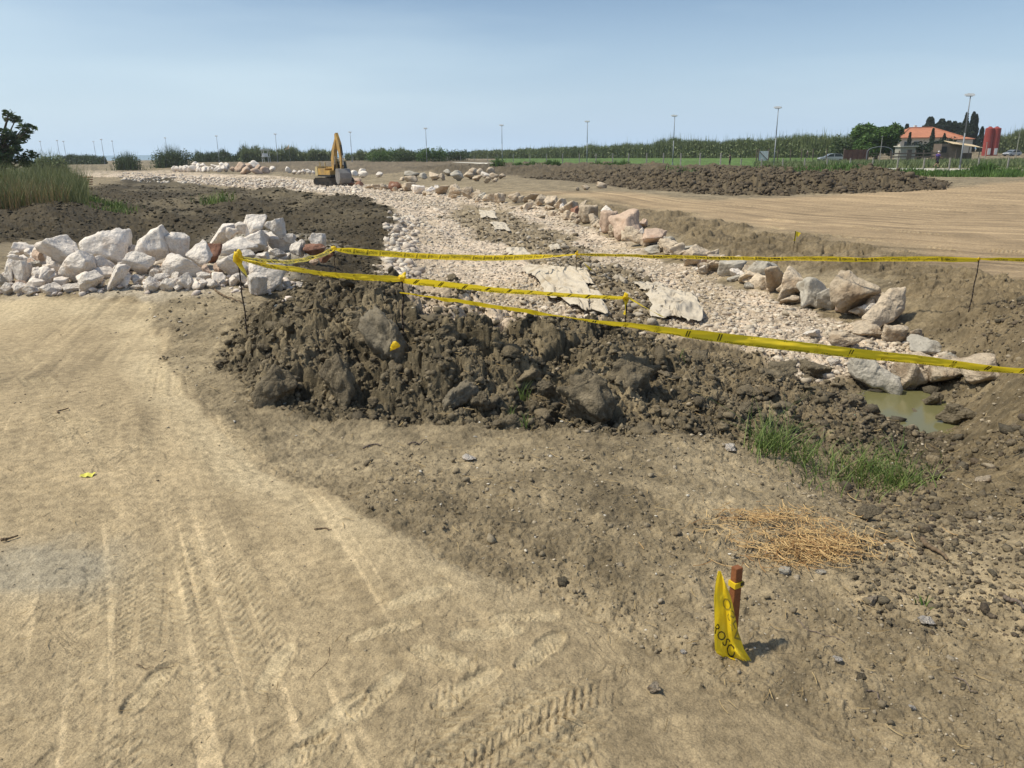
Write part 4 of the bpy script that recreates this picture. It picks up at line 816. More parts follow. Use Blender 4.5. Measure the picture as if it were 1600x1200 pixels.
def make_bush(name, loc, w, h, mat, label, group=None, leaf=.18, n=1400, upright=False):
    t = empty(name, loc, 0, label, 'bush', group)
    parts = []
    k = max(4, int(w*1.2)); blobs = [(w*(i/(k-1)-.5)*.8, random.uniform(-.2, .2)*w, h*random.uniform(.3, .55), w*.26, w*.22, h*random.uniform(.36, .5)) for i in range(k)]
    P = crown_points(blobs, n/(sum(b[3]*b[5] for b in blobs)), .3); P[:, 2] = np.abs(P[:, 2]); parts.append(leaves(P, 0, leaf))
    if upright:
        m = int(60*w); x = RNG.normal(0, w*.27, m); y = RNG.normal(0, w*.2, m); parts.append((lambda q: (q[0], q[1], q[2]))(blades(x, y, h*RNG.uniform(.8, 1.35, m)*np.exp(-(x/(w*.5))**2), np.full(m, .16), .35, 1, z=np.zeros(m))))
    V, F, c = joinp(parts); link('foliage', mesh_np('foliage', V, F, False, c), MAT[mat], t)
    mb = MB()
    for j in range(4): mb.tube([(0, 0, -.2), (w*.12*math.cos(j*1.6), w*.12*math.sin(j*1.6), h*.5)], [.05, .02], 5)
    mb.build('stem', MAT['bark'], t); return t
def stuff(name, V, F, c, mat, label, cat): return tag(link(name, mesh_np(name, V, F, False, c), MAT[mat]), label, cat, None, 'stuff')
# --- near grass: patch in the hollow, tall clump left of it
def px_pts(n, f):
    return np.array([hit(*f())[:2] for _ in range(n)])
def gauss(cx, cy, sx_, sy_): return lambda: (random.gauss(cx, sx_), random.gauss(cy, sy_))
P = px_pts(430, lambda: (random.gauss(1345, 46), random.gauss(738, 17))); P2 = px_pts(200, lambda: (random.gauss(1400, 25), random.gauss(757, 7)))
P = np.concatenate([P, P2]); q1 = blades(P[:, 0], P[:, 1], RNG.uniform(.05, .19, len(P)), np.full(len(P), .0065), 1.5, 4)
stuff('grass', *q1, 'grass', 'bright green grass patch in the hollow before the pond', 'grass')
P = px_pts(210, lambda: (random.gauss(1205, 16), random.gauss(700, 10))); q1 = blades(P[:, 0], P[:, 1], RNG.uniform(.08, .30, len(P))*np.where(RNG.uniform(0, 1, len(P)) > .85, 1.7, 1), np.full(len(P), .0065), 1.2, 5)
stuff('tall_grass', *q1, 'grass', 'tall green grass clump left of the hollow', 'grass')
P = px_pts(120, lambda: (random.gauss(1258, 20), random.gauss(716, 9))); q1 = blades(P[:, 0], P[:, 1], RNG.uniform(.05, .2, len(P)), np.full(len(P), .006), 1.3, 4)
stuff('grass', *q1, 'grass', 'thin grass between the tall clump and the green patch', 'grass')
for (px, py, n, h, lab) in [(820, 600, 16, .22, 'small green tuft growing high on the dark mound'), (800, 650, 12, .16, 'green tuft at the foot of the mound, left one'), (822, 662, 12, .15, 'green tuft at the foot of the mound, right one'), (1448, 948, 8, .07, 'tiny grass sprout on the right dirt'), (1065, 560, 7, .12, 'thin green sprout on the brown part of the mound')]:
    b = hit(px, py); x = RNG.normal(0, .018, n); y = RNG.normal(0, .018, n)
    V, F, c = blades(x+b[0], y+b[1], RNG.uniform(.5, 1, n)*h, np.full(n, .007), .7, 4)
    z0 = gz(b[0], b[1]); V = V-np.array([b[0], b[1], z0]); o = link('grass_tuft', mesh_np('grass_tuft', V, F, False, c), MAT['grass'], None, (b[0], b[1], z0)); tag(o, lab, 'grass tuft', 'single grass tufts')
# --- straw
P = px_pts(1700, lambda: (random.gauss(1268, 46), random.gauss(864, 14)) if random.random() < .62 else ((random.gauss(1205, 48), random.gauss(818, 8)) if random.random() < .5 else (random.gauss(1245, 75), random.gauss(845, 22))))
def straws(P, L, w, name, lab, cat, mat='straw', lift=.02):
    n = len(P); a = RNG.uniform(0, 6.283, n); Z = ground(P[:, 0], P[:, 1])+RNG.uniform(.002, lift, n); tl = RNG.uniform(-.25, .25, n); bend = RNG.uniform(-.25, .25, n); V = []
    for k in range(4):
        t = k/3-.5; x = P[:, 0]+np.cos(a)*t*L-np.sin(a)*bend*L*(t*t); y = P[:, 1]+np.sin(a)*t*L+np.cos(a)*bend*L*(t*t); z = Z+np.abs(tl*t*L)+.004
        V += [np.stack([x-np.sin(a)*w/2, y+np.cos(a)*w/2, z], -1), np.stack([x+np.sin(a)*w/2, y-np.cos(a)*w/2, z+.0015], -1)]
    V = np.stack(V, 1).reshape(-1, 3); o = np.arange(n)*8; F = np.concatenate([np.stack([o+2*k, o+2*k+1, o+2*k+3, o+2*k+2], -1) for k in range(3)]); c = np.repeat(RNG.uniform(0, 1, n), 8)
    return stuff(name, V, F, np.stack([c]*3, -1), mat, lab, cat)
straws(P, RNG.uniform(.02, .11, len(P)), .0026, 'straw', 'golden straw strewn behind the wooden stake', 'straw', lift=.035)
X, Y = sample(mk('dirt'), 900, 1.6, 9); straws(np.stack([X, Y], 1), RNG.uniform(.02, .11, len(X))*np.clip(Y/4, .6, 1.6), .003*np.clip(Y/4, .7, 1.8), 'plant_litter', 'bits of dry stalk strewn over the dirt', 'plant litter', 'drygrass', .01)
X, Y = sample(mk('mound'), 160, 4.8, 8); straws(np.stack([X, Y], 1), RNG.uniform(.04, .16, len(X)), .006, 'root_fibres', 'pale root fibres sticking out of the mound', 'roots', 'drygrass', .04)
X, Y = sample(mk('sand'), 160, 1.2, 8); straws(np.stack([X, Y], 1), RNG.uniform(.015, .07, len(X)), .0025*np.clip(Y/3, .7, 2), 'plant_litter', 'dry stalks pressed into the sandy track', 'plant litter', 'drygrass', .006)
# --- tall grass bank at the left
def bank_pts(n, y0, y1, x1):
    out = []
    while len(out) < n:
        x = random.uniform(-140, x1); y = random.uniform(y0, y1)
        if x < 60 + (y-262)*1.9 + 8 and y < 326-max(0, x-60)*.05: out.append(hit(x, y)[:2])
    return np.array(out)
P = bank_pts(12000, 271, 322, 140); hh = RNG.uniform(.6, 1.5, len(P)); V, F, c = blades(P[:, 0], P[:, 1], hh*np.clip(P[:, 1]/40, .8, 1.6)*(1+.5*fbm(P[:, 0]*.4, P[:, 1]*.2, 77, 3)), np.full(len(P), .034), .5, 3)
stuff('bank_grass', V, F, c, 'bankgrass', 'tall rough green and brown grass on the left bank', 'grass')
P = bank_pts(3400, 292, 323, 110); V, F, c = blades(P[:, 0], P[:, 1], RNG.uniform(.4, 1.1, len(P)), np.full(len(P), .026), .5, 3)
stuff('dry_grass', V, F, c*.5, 'drygrass', 'dry brown stalks at the foot of the left bank grass', 'grass')
for px, py, n, h, l in [(185, 325, 120, .5, 'green weeds below the left bank grass'), (340, 318, 140, .9, 'lone green weed clump on the dark bench'), (150, 318, 160, .5, 'weeds spilling down the end of the left bank'), (175, 330, 70, .4, 'low weeds on the dark slope')]:
    b = hit(px, py); x = b[0]+RNG.normal(0, .45, n); y = b[1]+RNG.normal(0, .5, n); stuff('weeds', *blades(x, y, RNG.uniform(.4, 1, n)*h, np.full(n, .05), .8, 2), 'grass', l, 'weeds')
# verge weeds before the pavement and scattered small bushes along the heap
X = []; Yv = []
for k in range(9000):
    px = random.uniform(1040, 1680) if k % 3 else random.uniform(1320, 1680); py = random.uniform(268.5, 279)-(0 if px < 1500 else 1); b = on_z(px, py, -.72); X.append(b[0]); Yv.append(b[1])
X = np.array(X); Yv = np.array(Yv); keep = fbm(X*.25, Yv*.25, 401, 3) > -.02 + .25*(X < 30); X = X[keep]; Yv = Yv[keep]
stuff('verge_weeds', *blades(X, Yv, RNG.uniform(.2, .6, len(X)), np.full(len(X), .10), .8, 1), 'leaf_mid', 'green weeds growing before the far pavement', 'weeds')
X = []; Yv = []
for k in range(12000):
    px = random.uniform(1180, 1680); Yq = random.uniform(92, 125); d = ray(px, 250); X.append(d[0]/d[1]*Yq); Yv.append(Yq)
X = np.array(X); Yv = np.array(Yv); stuff('field_weeds', *blades(X, Yv, RNG.uniform(.3, .9, len(X)), np.full(len(X), .16), .7, 1), 'leaf_cane', 'tall pale green grass between the pavement and the sheds', 'grass')
for i, (px, py, w, h) in enumerate([(778, 262, 2.0, 1.4), (812, 261, 1.8, .7), (832, 261, 1.8, .8), (857, 261, 1.6, 1.0), (868, 261, 1.3, 1.0), (935, 263, 2.2, .9), (950, 263, 1.6, .7), (960, 263, 1.2, .9), (974, 263, 1.6, 1.0), (1000, 264, 1.4, .5), (1537, 273, 2.2, 1.0), (1420, 274, 3, .6), (1475, 274, 3, .5)]):
    b = on_z(px, py, -.75); make_bush('small_bush', b, w, h, 'leaf_mid', f'small green bush behind the dark heap, {ORD[i]} from the left', 'small bushes behind the dark heap', .12, 500, True)
# --- far cane hedges (reads as one mass)
def hedge(name, pa, pb, Ya, Yb, ha, hb, n, lab, mat='leaf_cane', depth=5, w=.16, var=.25, zb=-1.0):
    a = ray(pa, 240); b = ray(pb, 240); A_ = np.array([a[0]/a[1]*Ya, Ya]); B_ = np.array([b[0]/b[1]*Yb, Yb]); t = RNG.uniform(0, 1, n); P = A_+(B_-A_)*t[:, None]
    P[:, 1] += RNG.uniform(0, depth, n); h = (ha+(hb-ha)*t)*(1+var*fbm(P[:, 0]*.35, P[:, 1]*.1, 301, 3))*RNG.uniform(.45, 1.06, n)
    z = samp(BASE, P[:, 0], P[:, 1]) if zb is None else np.full(n, zb)
    V, F, c = blades(P[:, 0], P[:, 1], h*(1+.28*(RNG.uniform(0, 1, n) > .97)), np.full(n, w)*RNG.uniform(.5, 1.6, n), .16, 2, z=z)
    C = np.stack([P[:, 0]+RNG.normal(0, .3, n), P[:, 1]+RNG.normal(0, .3, n), z+h*RNG.uniform(.15, .9, n)], -1); L = leaves(C, 0, w*2.6, 1.5)
    V, F, c = joinp([(V, F, c), L]); return stuff(name, V, F, c, mat, lab, 'hedge')
hedge('cane_hedge', 1050, 1345, 235, 180, 5.3, 5.3, 22000, 'tall green cane hedge across the field behind the lamps')
hedge('cane_hedge', 735, 1052, 300, 235, 2.8, 5.1, 20000, 'cane hedge tapering away behind the far lamps')
hedge('cane_hedge', 1555, 1720, 215, 200, 6.4, 6.8, 12000, 'cane hedge right of the red silos')
hedge('cane_hedge', 375, 520, 225, 235, 4.4, 3.9, 7000, 'ragged cane hedge left of the excavator', w=.2, var=.7, zb=-1.4)
hedge('cane_hedge', 540, 665, 240, 235, 3.4, 3.6, 6500, 'low cane hedge right of the excavator', w=.2, var=.6, zb=-1.2)
hedge('dark_hedge', 90, 153, 270, 260, 3.6, 3.3, 4000, 'clipped dark hedge in the far left', 'leaf_dark', zb=-1.5)
hedge('far_hedge', 660, 800, 330, 320, 2.9, 2.9, 4500, 'very distant low hedge line in the middle', 'leaf_dark', zb=-1.3, var=.6)
hedge('far_hedge', 300, 380, 250, 240, 3.6, 3.9, 3500, 'dark scrub right of the pair of round bushes', 'leaf_dark', zb=-1.4, var=.8)
def at(px, py, Y): return tuple(at_Y(px, py, Y))
def gat(px, Y, z): d = ray(px, 245); return (d[0]/d[1]*Y, Y, z)
make_tree('shade_tree', gat(-2, 62, -.3), 6.6, 6.6, 'leaf_dark', 'dark leafy tree cut by the left edge above the grass bank', 'tree', leaf=.22, trunk_h=.12, dens=800, nb=64, thin=.40)
make_tree('shade_tree', gat(-50, 66, -.3), 5.0, 4.6, 'leaf_dark', 'second dark tree at the far left edge', 'tree', leaf=.16, trunk_h=.14, dens=900, nb=16, thin=.8)
make_bush('round_bush', gat(72, 120, -1.3), 5.2, 3.4, 'leaf_cane', 'grey-green bushy clump behind the left bank grass', 'round bushes along the far left', .22, 2600, True)
make_bush('round_bush', gat(197, 180, -1.5), 5.4, 3.5, 'leaf_dark', 'spiky small round bush left of the sea gap', 'round bushes along the far left', .22, 1500, True)
make_bush('round_bush', gat(268, 190, -1.5), 8.0, 4.6, 'leaf_dark', 'broad dark round bush behind the white rubble', 'round bushes along the far left', .25, 3200, True)
make_bush('round_bush', gat(675, 190, -1.1), 6.0, 4.2, 'leaf_mid', 'rounded green shrub tree by the lamp right of the excavator', 'round bushes along the far middle', .25, 2400)
make_bush('round_bush', gat(712, 210, -1.1), 6.0, 3.5, 'leaf_dark', 'low dark shrub right of the rounded green one', 'round bushes along the far middle', .25, 1900)
make_bush('round_bush', gat(600, 205, -1.1), 8.0, 3.9, 'leaf_mid', 'broad green shrub mass right of the excavator', 'round bushes along the far middle', .25, 2600)
make_bush('round_bush', gat(640, 200, -1.1), 8.0, 3.6, 'leaf_dark', 'flat dark shrub mass left of the rounded green one', 'round bushes along the far middle', .25, 2400)
# --- farm corner on the right
make_tree('broadleaf_tree', gat(1368, 150, -.9), 9.8, 7.9, 'leaf_mid', 'big bright green tree left of the orange roof', 'tree', leaf=.34, trunk_h=.12, dens=2600, nb=30, thin=.85, low=.06)
make_bush('dark_shrub', gat(1330, 165, -.9), 6.5, 5.6, 'leaf_dark', 'dark shrub left of the big green tree', 'farm trees', .3, 2400)
make_bush('dark_shrub', gat(1444, 150, -.9), 7, 3.8, 'leaf_cyp', 'dark spreading pine shrub before the orange-roofed house', 'farm trees', .26, 2600)
make_bush('dark_shrub', gat(1477, 152, -.9), 3.4, 5.0, 'leaf_cyp', 'dark conical shrub behind the tan-roofed shed', 'farm trees', .25, 1500)
for px, Y, w, top, l in [(1411, 262, 3.2, 194, 'short cypress left of the orange roof'), (1446, 262, 5.5, 183, 'pointed broad cypress above the orange roof'), (1464, 262, 6.5, 186, 'wide dark tree above the orange roof ridge'), (1475, 262, 4.2, 189, 'narrow tree right of the wide dark one'), (1484, 262, 5.0, 190, 'dark tree above the right roof end'), (1492, 262, 4.2, 192, 'last low dark tree before the tall cypresses'), (1501, 240, 2.3, 176, 'slim tall cypress, left one of the tall trio'), (1511.5, 240, 2.5, 175, 'tallest cypress, middle one of the tall trio'), (1516.5, 240, 2.2, 179, 'slim cypress just left of the nearest lamp'), (1528, 236, 2.0, 198, 'short thin cypress between lamp and silos'), (1436, 262, 2.2, 197, 'tiny cypress tip over the roof'), (1452.5, 212, 1.3, 201, 'thin cypress in front of the orange roof'), (1417.5, 212, 1.1, 207, 'very small cypress before the house wall'), (1471, 212, 1.2, 209, 'small cypress at the right wall of the house'), (1506, 238, 4.5, 196, 'bushy dark tree between the tall cypresses')]:
    tp = at(px, top, Y); b = gat(px, Y, -.9); make_cypress(b, w, tp[2]+.9, l, 'cypress trees around the house')
# --- fields of rows: posts
print('veg done', len(COL.objects))
# ------------------------------------------------------------------ street lamps
def make_lamp(h):
    t = empty('street_lamp', (0, 0, 0)); m = MB(); m.cyl((0, 0, -.3), (0, 0, h*.5), .085, .065, 10); m.cyl((0, 0, h*.5), (0, 0, h-.05), .065, .045, 10); m.build('pole', MAT['galv'], t, True)
    m = MB(); m.cyl((0, 0, -.05), (0, 0, .06), .2, .2, 10); m.cyl((0, 0, .06), (0, 0, .5), .11, .10, 10); m.build('base_collar', MAT['galv'], t)
    m = MB(); m.cyl((0, 0, h-.1), (0, 0, h+.02), .06, .10, 10); m.prism([(-.62, -.02), (-.35, -.12), (.25, -.14), (.42, -.04), (.30, .10), (-.2, .15), (-.5, .09)], .34, Matrix.Translation((0, 0, h+.06)).to_3x3().to_4x4() if False else Matrix.Translation((0, 0, h+.06))); m.build('lamp_head', MAT['lamp'], t)
    m = MB(); m.prism([(-.42, -.16), (.2, -.19), (.2, -.12), (-.4, -.10)], .26, Matrix.Translation((0, 0, h+.06))); m.build('lens', MAT['glass'], t)
    return t
lampP = None
LAMPS = [(1517, 147, 84), (1216.5, 167, 104), (1054.5, 180, 127), (918, 189, 146), (784, 195, 167), (665, 200, 186), (547, 206, 205), (430, 209, 214), (338, 212, 228), (258, 215, 250), (175, 220, 285), (158, 217.5, 255), (146, 221, 290), (99, 220.5, 280), (89, 219, 262), (62.5, 220.5, 280)]
for i, (px, pt, Y) in enumerate(LAMPS):
    tp = at_Y(px, pt, Y); zb = -.75 if i < 6 else fbase(tp[0], Y)
    if lampP is None: t = lampP = make_lamp(8.0); hh = 8.0
    else:
        t = lampP.copy(); COL.objects.link(t)
        for ch in lampP.children:
            c = ch.copy(); COL.objects.link(c); c.parent = t
    t.location = (tp[0], Y, zb); s = (tp[2]-zb)/8.12; t.scale = (1, 1, s); t.rotation_euler = (0, 0, -.6)
    tag(t, f'tall grey street lamp, {ORD[i]} counted from the right' if i else 'nearest and tallest grey street lamp, right of the orange-roofed house', 'street lamp', 'street lamps along the far road')
# ------------------------------------------------------------------ fences (posts + wires, each run one thing)
def fence(name, P, h, label, wires=4, r=.05, mat='post', wmat='galv', square=True):
    t = empty(name, (P[0][0], P[0][1], P[0][2]), 0, label, 'fence'); o = Vector(t.location); m0 = None
    for p in P:
        m = MB(); m.box((p[0]-o.x, p[1]-o.y, p[2]-o.z+h/2-.1), (r*2, r*2, h+.2)); m.build('post', MAT[mat], t)
    m = MB()
    for k in range(wires):
        z = h*(k+.7)/wires
        for a, b in zip(P[:-1], P[1:]): m.cyl((a[0]-o.x, a[1]-o.y-r, a[2]-o.z+z), (b[0]-o.x, b[1]-o.y-r, b[2]-o.z+z), .004, None, 4, False)
    m.build('wire', MAT['rebar'], t); return t
P = [on_z(px, 257+(px-777)/(1573-777)*13, -.75) for px in (777, 802, 828, 854, 879, 905, 931, 957, 982, 1010, 1036, 1063, 1093, 1125)]
fence('wire_fence', P, 1.9, 'long wire fence with concrete posts in front of the green field', 4, .07)
P = [on_z(px, 266.5+(px-1157)/400*1.5, -.75) for px in (1157, 1189, 1222, 1256, 1291, 1327, 1362, 1401, 1442, 1482, 1527, 1573, 1625)]
fence('wire_fence', P, 1.3, 'wire fence with thin pale posts before the right pavement', 4, .055)
P = [on_z(px, 252.5+(px-300)/460*2, -1.1) for px in range(300, 770, 21)]
fence('wire_fence', P, 1.7, 'far wire fence with pale posts before the cane hedges', 2, .07)
# paddock fence: posts and rails at the farm
P = [gat(px, 128, -.85) for px in (1182, 1199, 1215, 1235, 1252, 1270, 1291, 1318)]
fence('paddock_fence', P, 2.3, 'brown post and wire paddock fence left of the sheet fence', 5, .06, 'timber')
t = empty('sheet_fence', gat(1338, 126, -.85), 0, 'dark reddish brown sheet fence left of the arched gate', 'fence'); m = MB()
for k in range(9): m.box((-1.8+k*.43, .02*(k % 2), 1.05), (.42, .03, 2.1))
m.build('sheet', MAT['red_mesh'], t); m = MB()
for k in range(3): m.cyl((-1.9+k*1.9, .05, -.2), (-1.9+k*1.9, .05, 2.3), .05)
m.build('post', MAT['timber'], t)
t = empty('arched_gate', gat(1374, 125, -.85), 0, 'grey arched metal gateway below the big green tree', 'gate'); m = MB(); m.tube([(2.0*math.cos(math.pi*k/16), 0, 1.75+.75*math.sin(math.pi*k/16)) for k in range(17)], .05, 6); m.cyl((-2, 0, -.2), (-2, 0, 1.75), .05); m.cyl((2, 0, -.2), (2, 0, 1.75), .05); m.build('arch', MAT['galv'], t)
m = MB()
for k in range(5): m.cyl((-2, 0, .2+k*.32), (2, 0, .2+k*.32), .025, None, 5)
for k in range(3): m.cyl((-1.9+k*1.9, 0, .1), (-1.9+k*1.9, 0, 1.6), .03, None, 5)
m.build('gate_leaf', MAT['timber'], t)
t = empty('plank_fence', gat(1430, 124, -.85), 0, 'grey wooden plank fence in front of the shed', 'fence'); m = MB()
for k in range(3): m.box((0, 0, .45+k*.5), (7.6, .03, .2))
m.build('rail', MAT['timber'], t)
for k in range(7): m = MB(); m.box((-3.8+k*1.27, .06, .85), (.12, .1, 2.1)); m.build('post', MAT['timber'], t)
t = empty('signboard', gat(1193, 127, -.85), 0, 'whitish board with a diagonal brown brace at the paddock corner', 'board'); m = MB(); m.box((0, 0, 1.3), (1.5, .04, 1.5)); m.build('panel', MAT['whitecap'], t); m = MB(); m.box((-.8, 0, 1.1), (.12, .12, 2.6)); m.box((.8, 0, 1.1), (.12, .12, 2.6)); m.build('post', MAT['timber'], t); m = MB(); m.box((0, -.05, 1.3), (1.9, .04, .1), rot=Matrix.Rotation(.75, 3, 'Y')); m.build('brace', MAT['timber'], t)
m = MB()
# utility poles in the farm corner
for px, Y, h, l in [(1375, 122, 4.0, 'thin grey pole beside the arched gate'), (1587, 118, 4.2, 'thin grey pole near the right-hand car'), (1539, 122, 2.9, 'short thin pole below the silos')]:
    m = MB(); m.cyl((0, 0, -.2), (0, 0, h), .06, .04); m.box((0, 0, h), (.25, .08, .08)); o = m.build('utility_pole', MAT['post']); o.location = gat(px, Y, -.85); tag(o, l, 'pole')
# ------------------------------------------------------------------ shed
t = empty('shed', gat(1483, 136, -.85), 0, 'wooden shed with a tan sheet awning right of the farm fence', 'shed'); m = MB(); m.box((-.4, 0, 1.35), (3.6, 2.6, 3.0)); m.build('wall', MAT['timber'], t)
m = MB(); m.box((-1.75, -1.32, 1.9), (.9, .05, 1.0)); m.build('window', MAT['black'], t)
m = MB(); m.box((1.6, -.9, 2.72), (5.0, 3.4, .07), rot=Matrix.Rotation(.14, 3, 'Y') @ Matrix.Rotation(.16, 3, 'X')); m.build('awning', MAT['tan_sheet'], t)
for k in (-.2, 1.9, 3.7): m = MB(); m.box((k, -2.3, 1.05), (.1, .1, 2.5)); m.build('post', MAT['timber'], t)
m = MB(); m.box((2.4, -.2, .6), (2.6, .06, 1.4)); m.build('side_panel', MAT['timber'], t)
t = empty('hut', gat(1413, 140, -.85), 0, 'small whitish hut left of the dark pine shrub', 'hut'); m = MB(); m.box((0, 0, 1.2), (2.6, 2, 2.4)); m.build('wall', MAT['post'], t); m = MB(); m.box((0, -.1, 2.5), (3.1, 2.6, .14)); m.build('roof', MAT['pave'], t); m = MB(); m.box((.3, -1.02, 1.0), (.8, .05, 1.9)); m.build('door', MAT['timber'], t)
# ------------------------------------------------------------------ house with hipped tiled roof
hx = gat(1448, 232, -.9); t = empty('house', hx, 0, 'cream house with a hipped orange tiled roof among cypresses', 'house')
m = MB(); m.box((0, 5, 2.3), (16.4, 10, 5.6)); m.build('wall', MAT['wall'], t)
m = MB(); e = 4.95; rz_ = 7.7; w2 = 9.2; ya, yb = -.9, 10.9
V = [(-w2, ya, e), (w2, ya, e), (w2, yb, e), (-w2, yb, e), (-3.6, 5, rz_), (3.0, 5, rz_), (-w2, ya, e-.22), (w2, ya, e-.22), (w2, yb, e-.22), (-w2, yb, e-.22)]
m.add(V, [(0, 1, 5, 4), (1, 2, 5), (2, 3, 4, 5), (3, 0, 4), (0, 6, 7, 1), (1, 7, 8, 2), (2, 8, 9, 3), (3, 9, 6, 0), (6, 9, 8, 7)]); rf = m.build('roof', MAT['roof'], t)
m = MB(); m.tube([(-w2, ya, e+.05), (-3.6, 5, rz_+.06), (3.0, 5, rz_+.06), (w2, ya, e+.05)], .16, 6); m.build('ridge_tiles', MAT['roof'], rf)
m = MB(); m.box((-1.5, 6, rz_+.1), (.7, .7, 1.2)); m.build('chimney', MAT['white'], rf)
for k in (-6.4, -3.6, 2.2, 5.2, 7.2):
    f = MB().box((k, -.03, 3.1), (1.3, .08, 1.5)).build('window', MAT['glass'], t); MB().box((k, -.08, 3.9), (1.6, .1, .1)).box((k, -.08, 2.3), (1.6, .1, .1)).build('frame', MAT['white'], f)
m = MB(); m.box((7.4, -3.2, 2.0), (4.6, 4, 4.8)); m.build('side_wing', MAT['wall'], t); m = MB(); V = [(4.7, -5.6, 4.4), (10.1, -5.6, 4.4), (10.1, -.9, 4.9), (4.7, -.9, 4.9), (4.7, -5.6, 4.2), (10.1, -5.6, 4.2), (10.1, -.9, 4.7), (4.7, -.9, 4.7)]
m.add(V, [(0, 1, 2, 3), (4, 7, 6, 5), (0, 4, 5, 1), (1, 5, 6, 2), (2, 6, 7, 3), (3, 7, 4, 0)]); m.build('porch_roof', MAT['roof'], t)
# ------------------------------------------------------------------ silos
for px, l in ((1540, 'left red cylindrical silo of the pair behind the lamp'), (1550.5, 'right red cylindrical silo of the pair behind the lamp')):
    Y = 196; b = gat(px, Y, -.8); tp = at_Y(px, 201, Y); h = tp[2]+.8; t = empty('silo', b, 0, l, 'silo', 'pair of red silos'); r = .98
    m = MB(); m.cyl((0, 0, 0), (0, 0, h), r, r, 28); m.build('tank', MAT['silo'], t, False); m = MB(); m.cyl((0, 0, h), (0, 0, h+.35), r+.05, r*.35, 28); m.cyl((0, 0, h+.3), (0, 0, h+.5), .3, .3, 12); m.build('lid', MAT['silo'], t)
    m = MB()
    for k in range(5): m.cyl((0, 0, h*(k+.5)/5), (0, 0, h*(k+.5)/5+.06), r+.03, r+.03, 28)
    m.build('band', MAT['silo'], t); m = MB(); m.box((0, -r-.03, 1.0), (.7, .1, 1.5)); m.build('hatch', MAT['white'], t)
# ------------------------------------------------------------------ cars
def car(loc, rz, label, mat):
    t = empty('parked_car', loc, rz, label, 'car', 'cars parked by the farm')
    prof = [(-2.05, .35), (-2.1, .75), (-2.0, .98), (-1.75, 1.02), (-1.35, 1.42), (-.2, 1.47), (.45, 1.38), (1.05, .98), (1.85, .86), (2.08, .66), (2.1, .35)]
    m = MB(); m.prism([(-2.05, .35), (-2.1, .75), (-2.0, .98), (1.05, .97), (1.85, .86), (2.08, .66), (2.1, .35)], 1.68); body = m.build('body', MAT[mat], t)
    m = MB(); m.prism([(-1.9, .97), (-1.42, 1.41), (-.2, 1.47), (.45, 1.38), (1.08, .96)], 1.42); m.build('cabin', MAT['glass'], t)
    m = MB(); m.prism([(-1.5, 1.40), (-1.42, 1.44), (-.2, 1.50), (.48, 1.40), (.5, 1.36), (-.2, 1.45)], 1.46); m.build('roof', MAT[mat], t)
    m = MB()
    for y in (-.725, .725):
        for a, b in (((-1.85, .98), (-1.42, 1.42)), ((-.35, .97), (-.35, 1.46)), ((1.02, .97), (.45, 1.39))): m.cyl((a[0], y, a[1]), (b[0], y, b[1]), .045, None, 6)
    m.build('pillar', MAT[mat], t)
    for x in (-1.3, 1.3):
        for y in (-.76, .76):
            w = MB().cyl((x, y-.1, .31), (x, y+.1, .31), .31, None, 18).build('wheel', MAT['tyre'], t); s = 1 if y > 0 else -1; MB().cyl((x, y+.1*s, .31), (x, y+.12*s, .31), .18, None, 14).build('rim', MAT['galv'], w)
    for y in (-.6, .6): MB().box((2.08, y, .72), (.06, .34, .14)).build('headlight', MAT['white'], t); MB().box((-2.09, y, .82), (.05, .3, .2)).build('tail_light', MAT['silo'], t)
    MB().box((2.1, 0, .45), (.1, 1.6, .2)).box((-2.1, 0, .48), (.1, 1.6, .2)).build('bumper', MAT['black'], t); return t
car(gat(1299, 138, -.88), math.radians(172), 'pale silver car parked behind the paddock fence', 'silver')
car(gat(1580.5, 190, -.95), math.radians(200), 'grey hatchback on the far road right of the silos', 'silver')
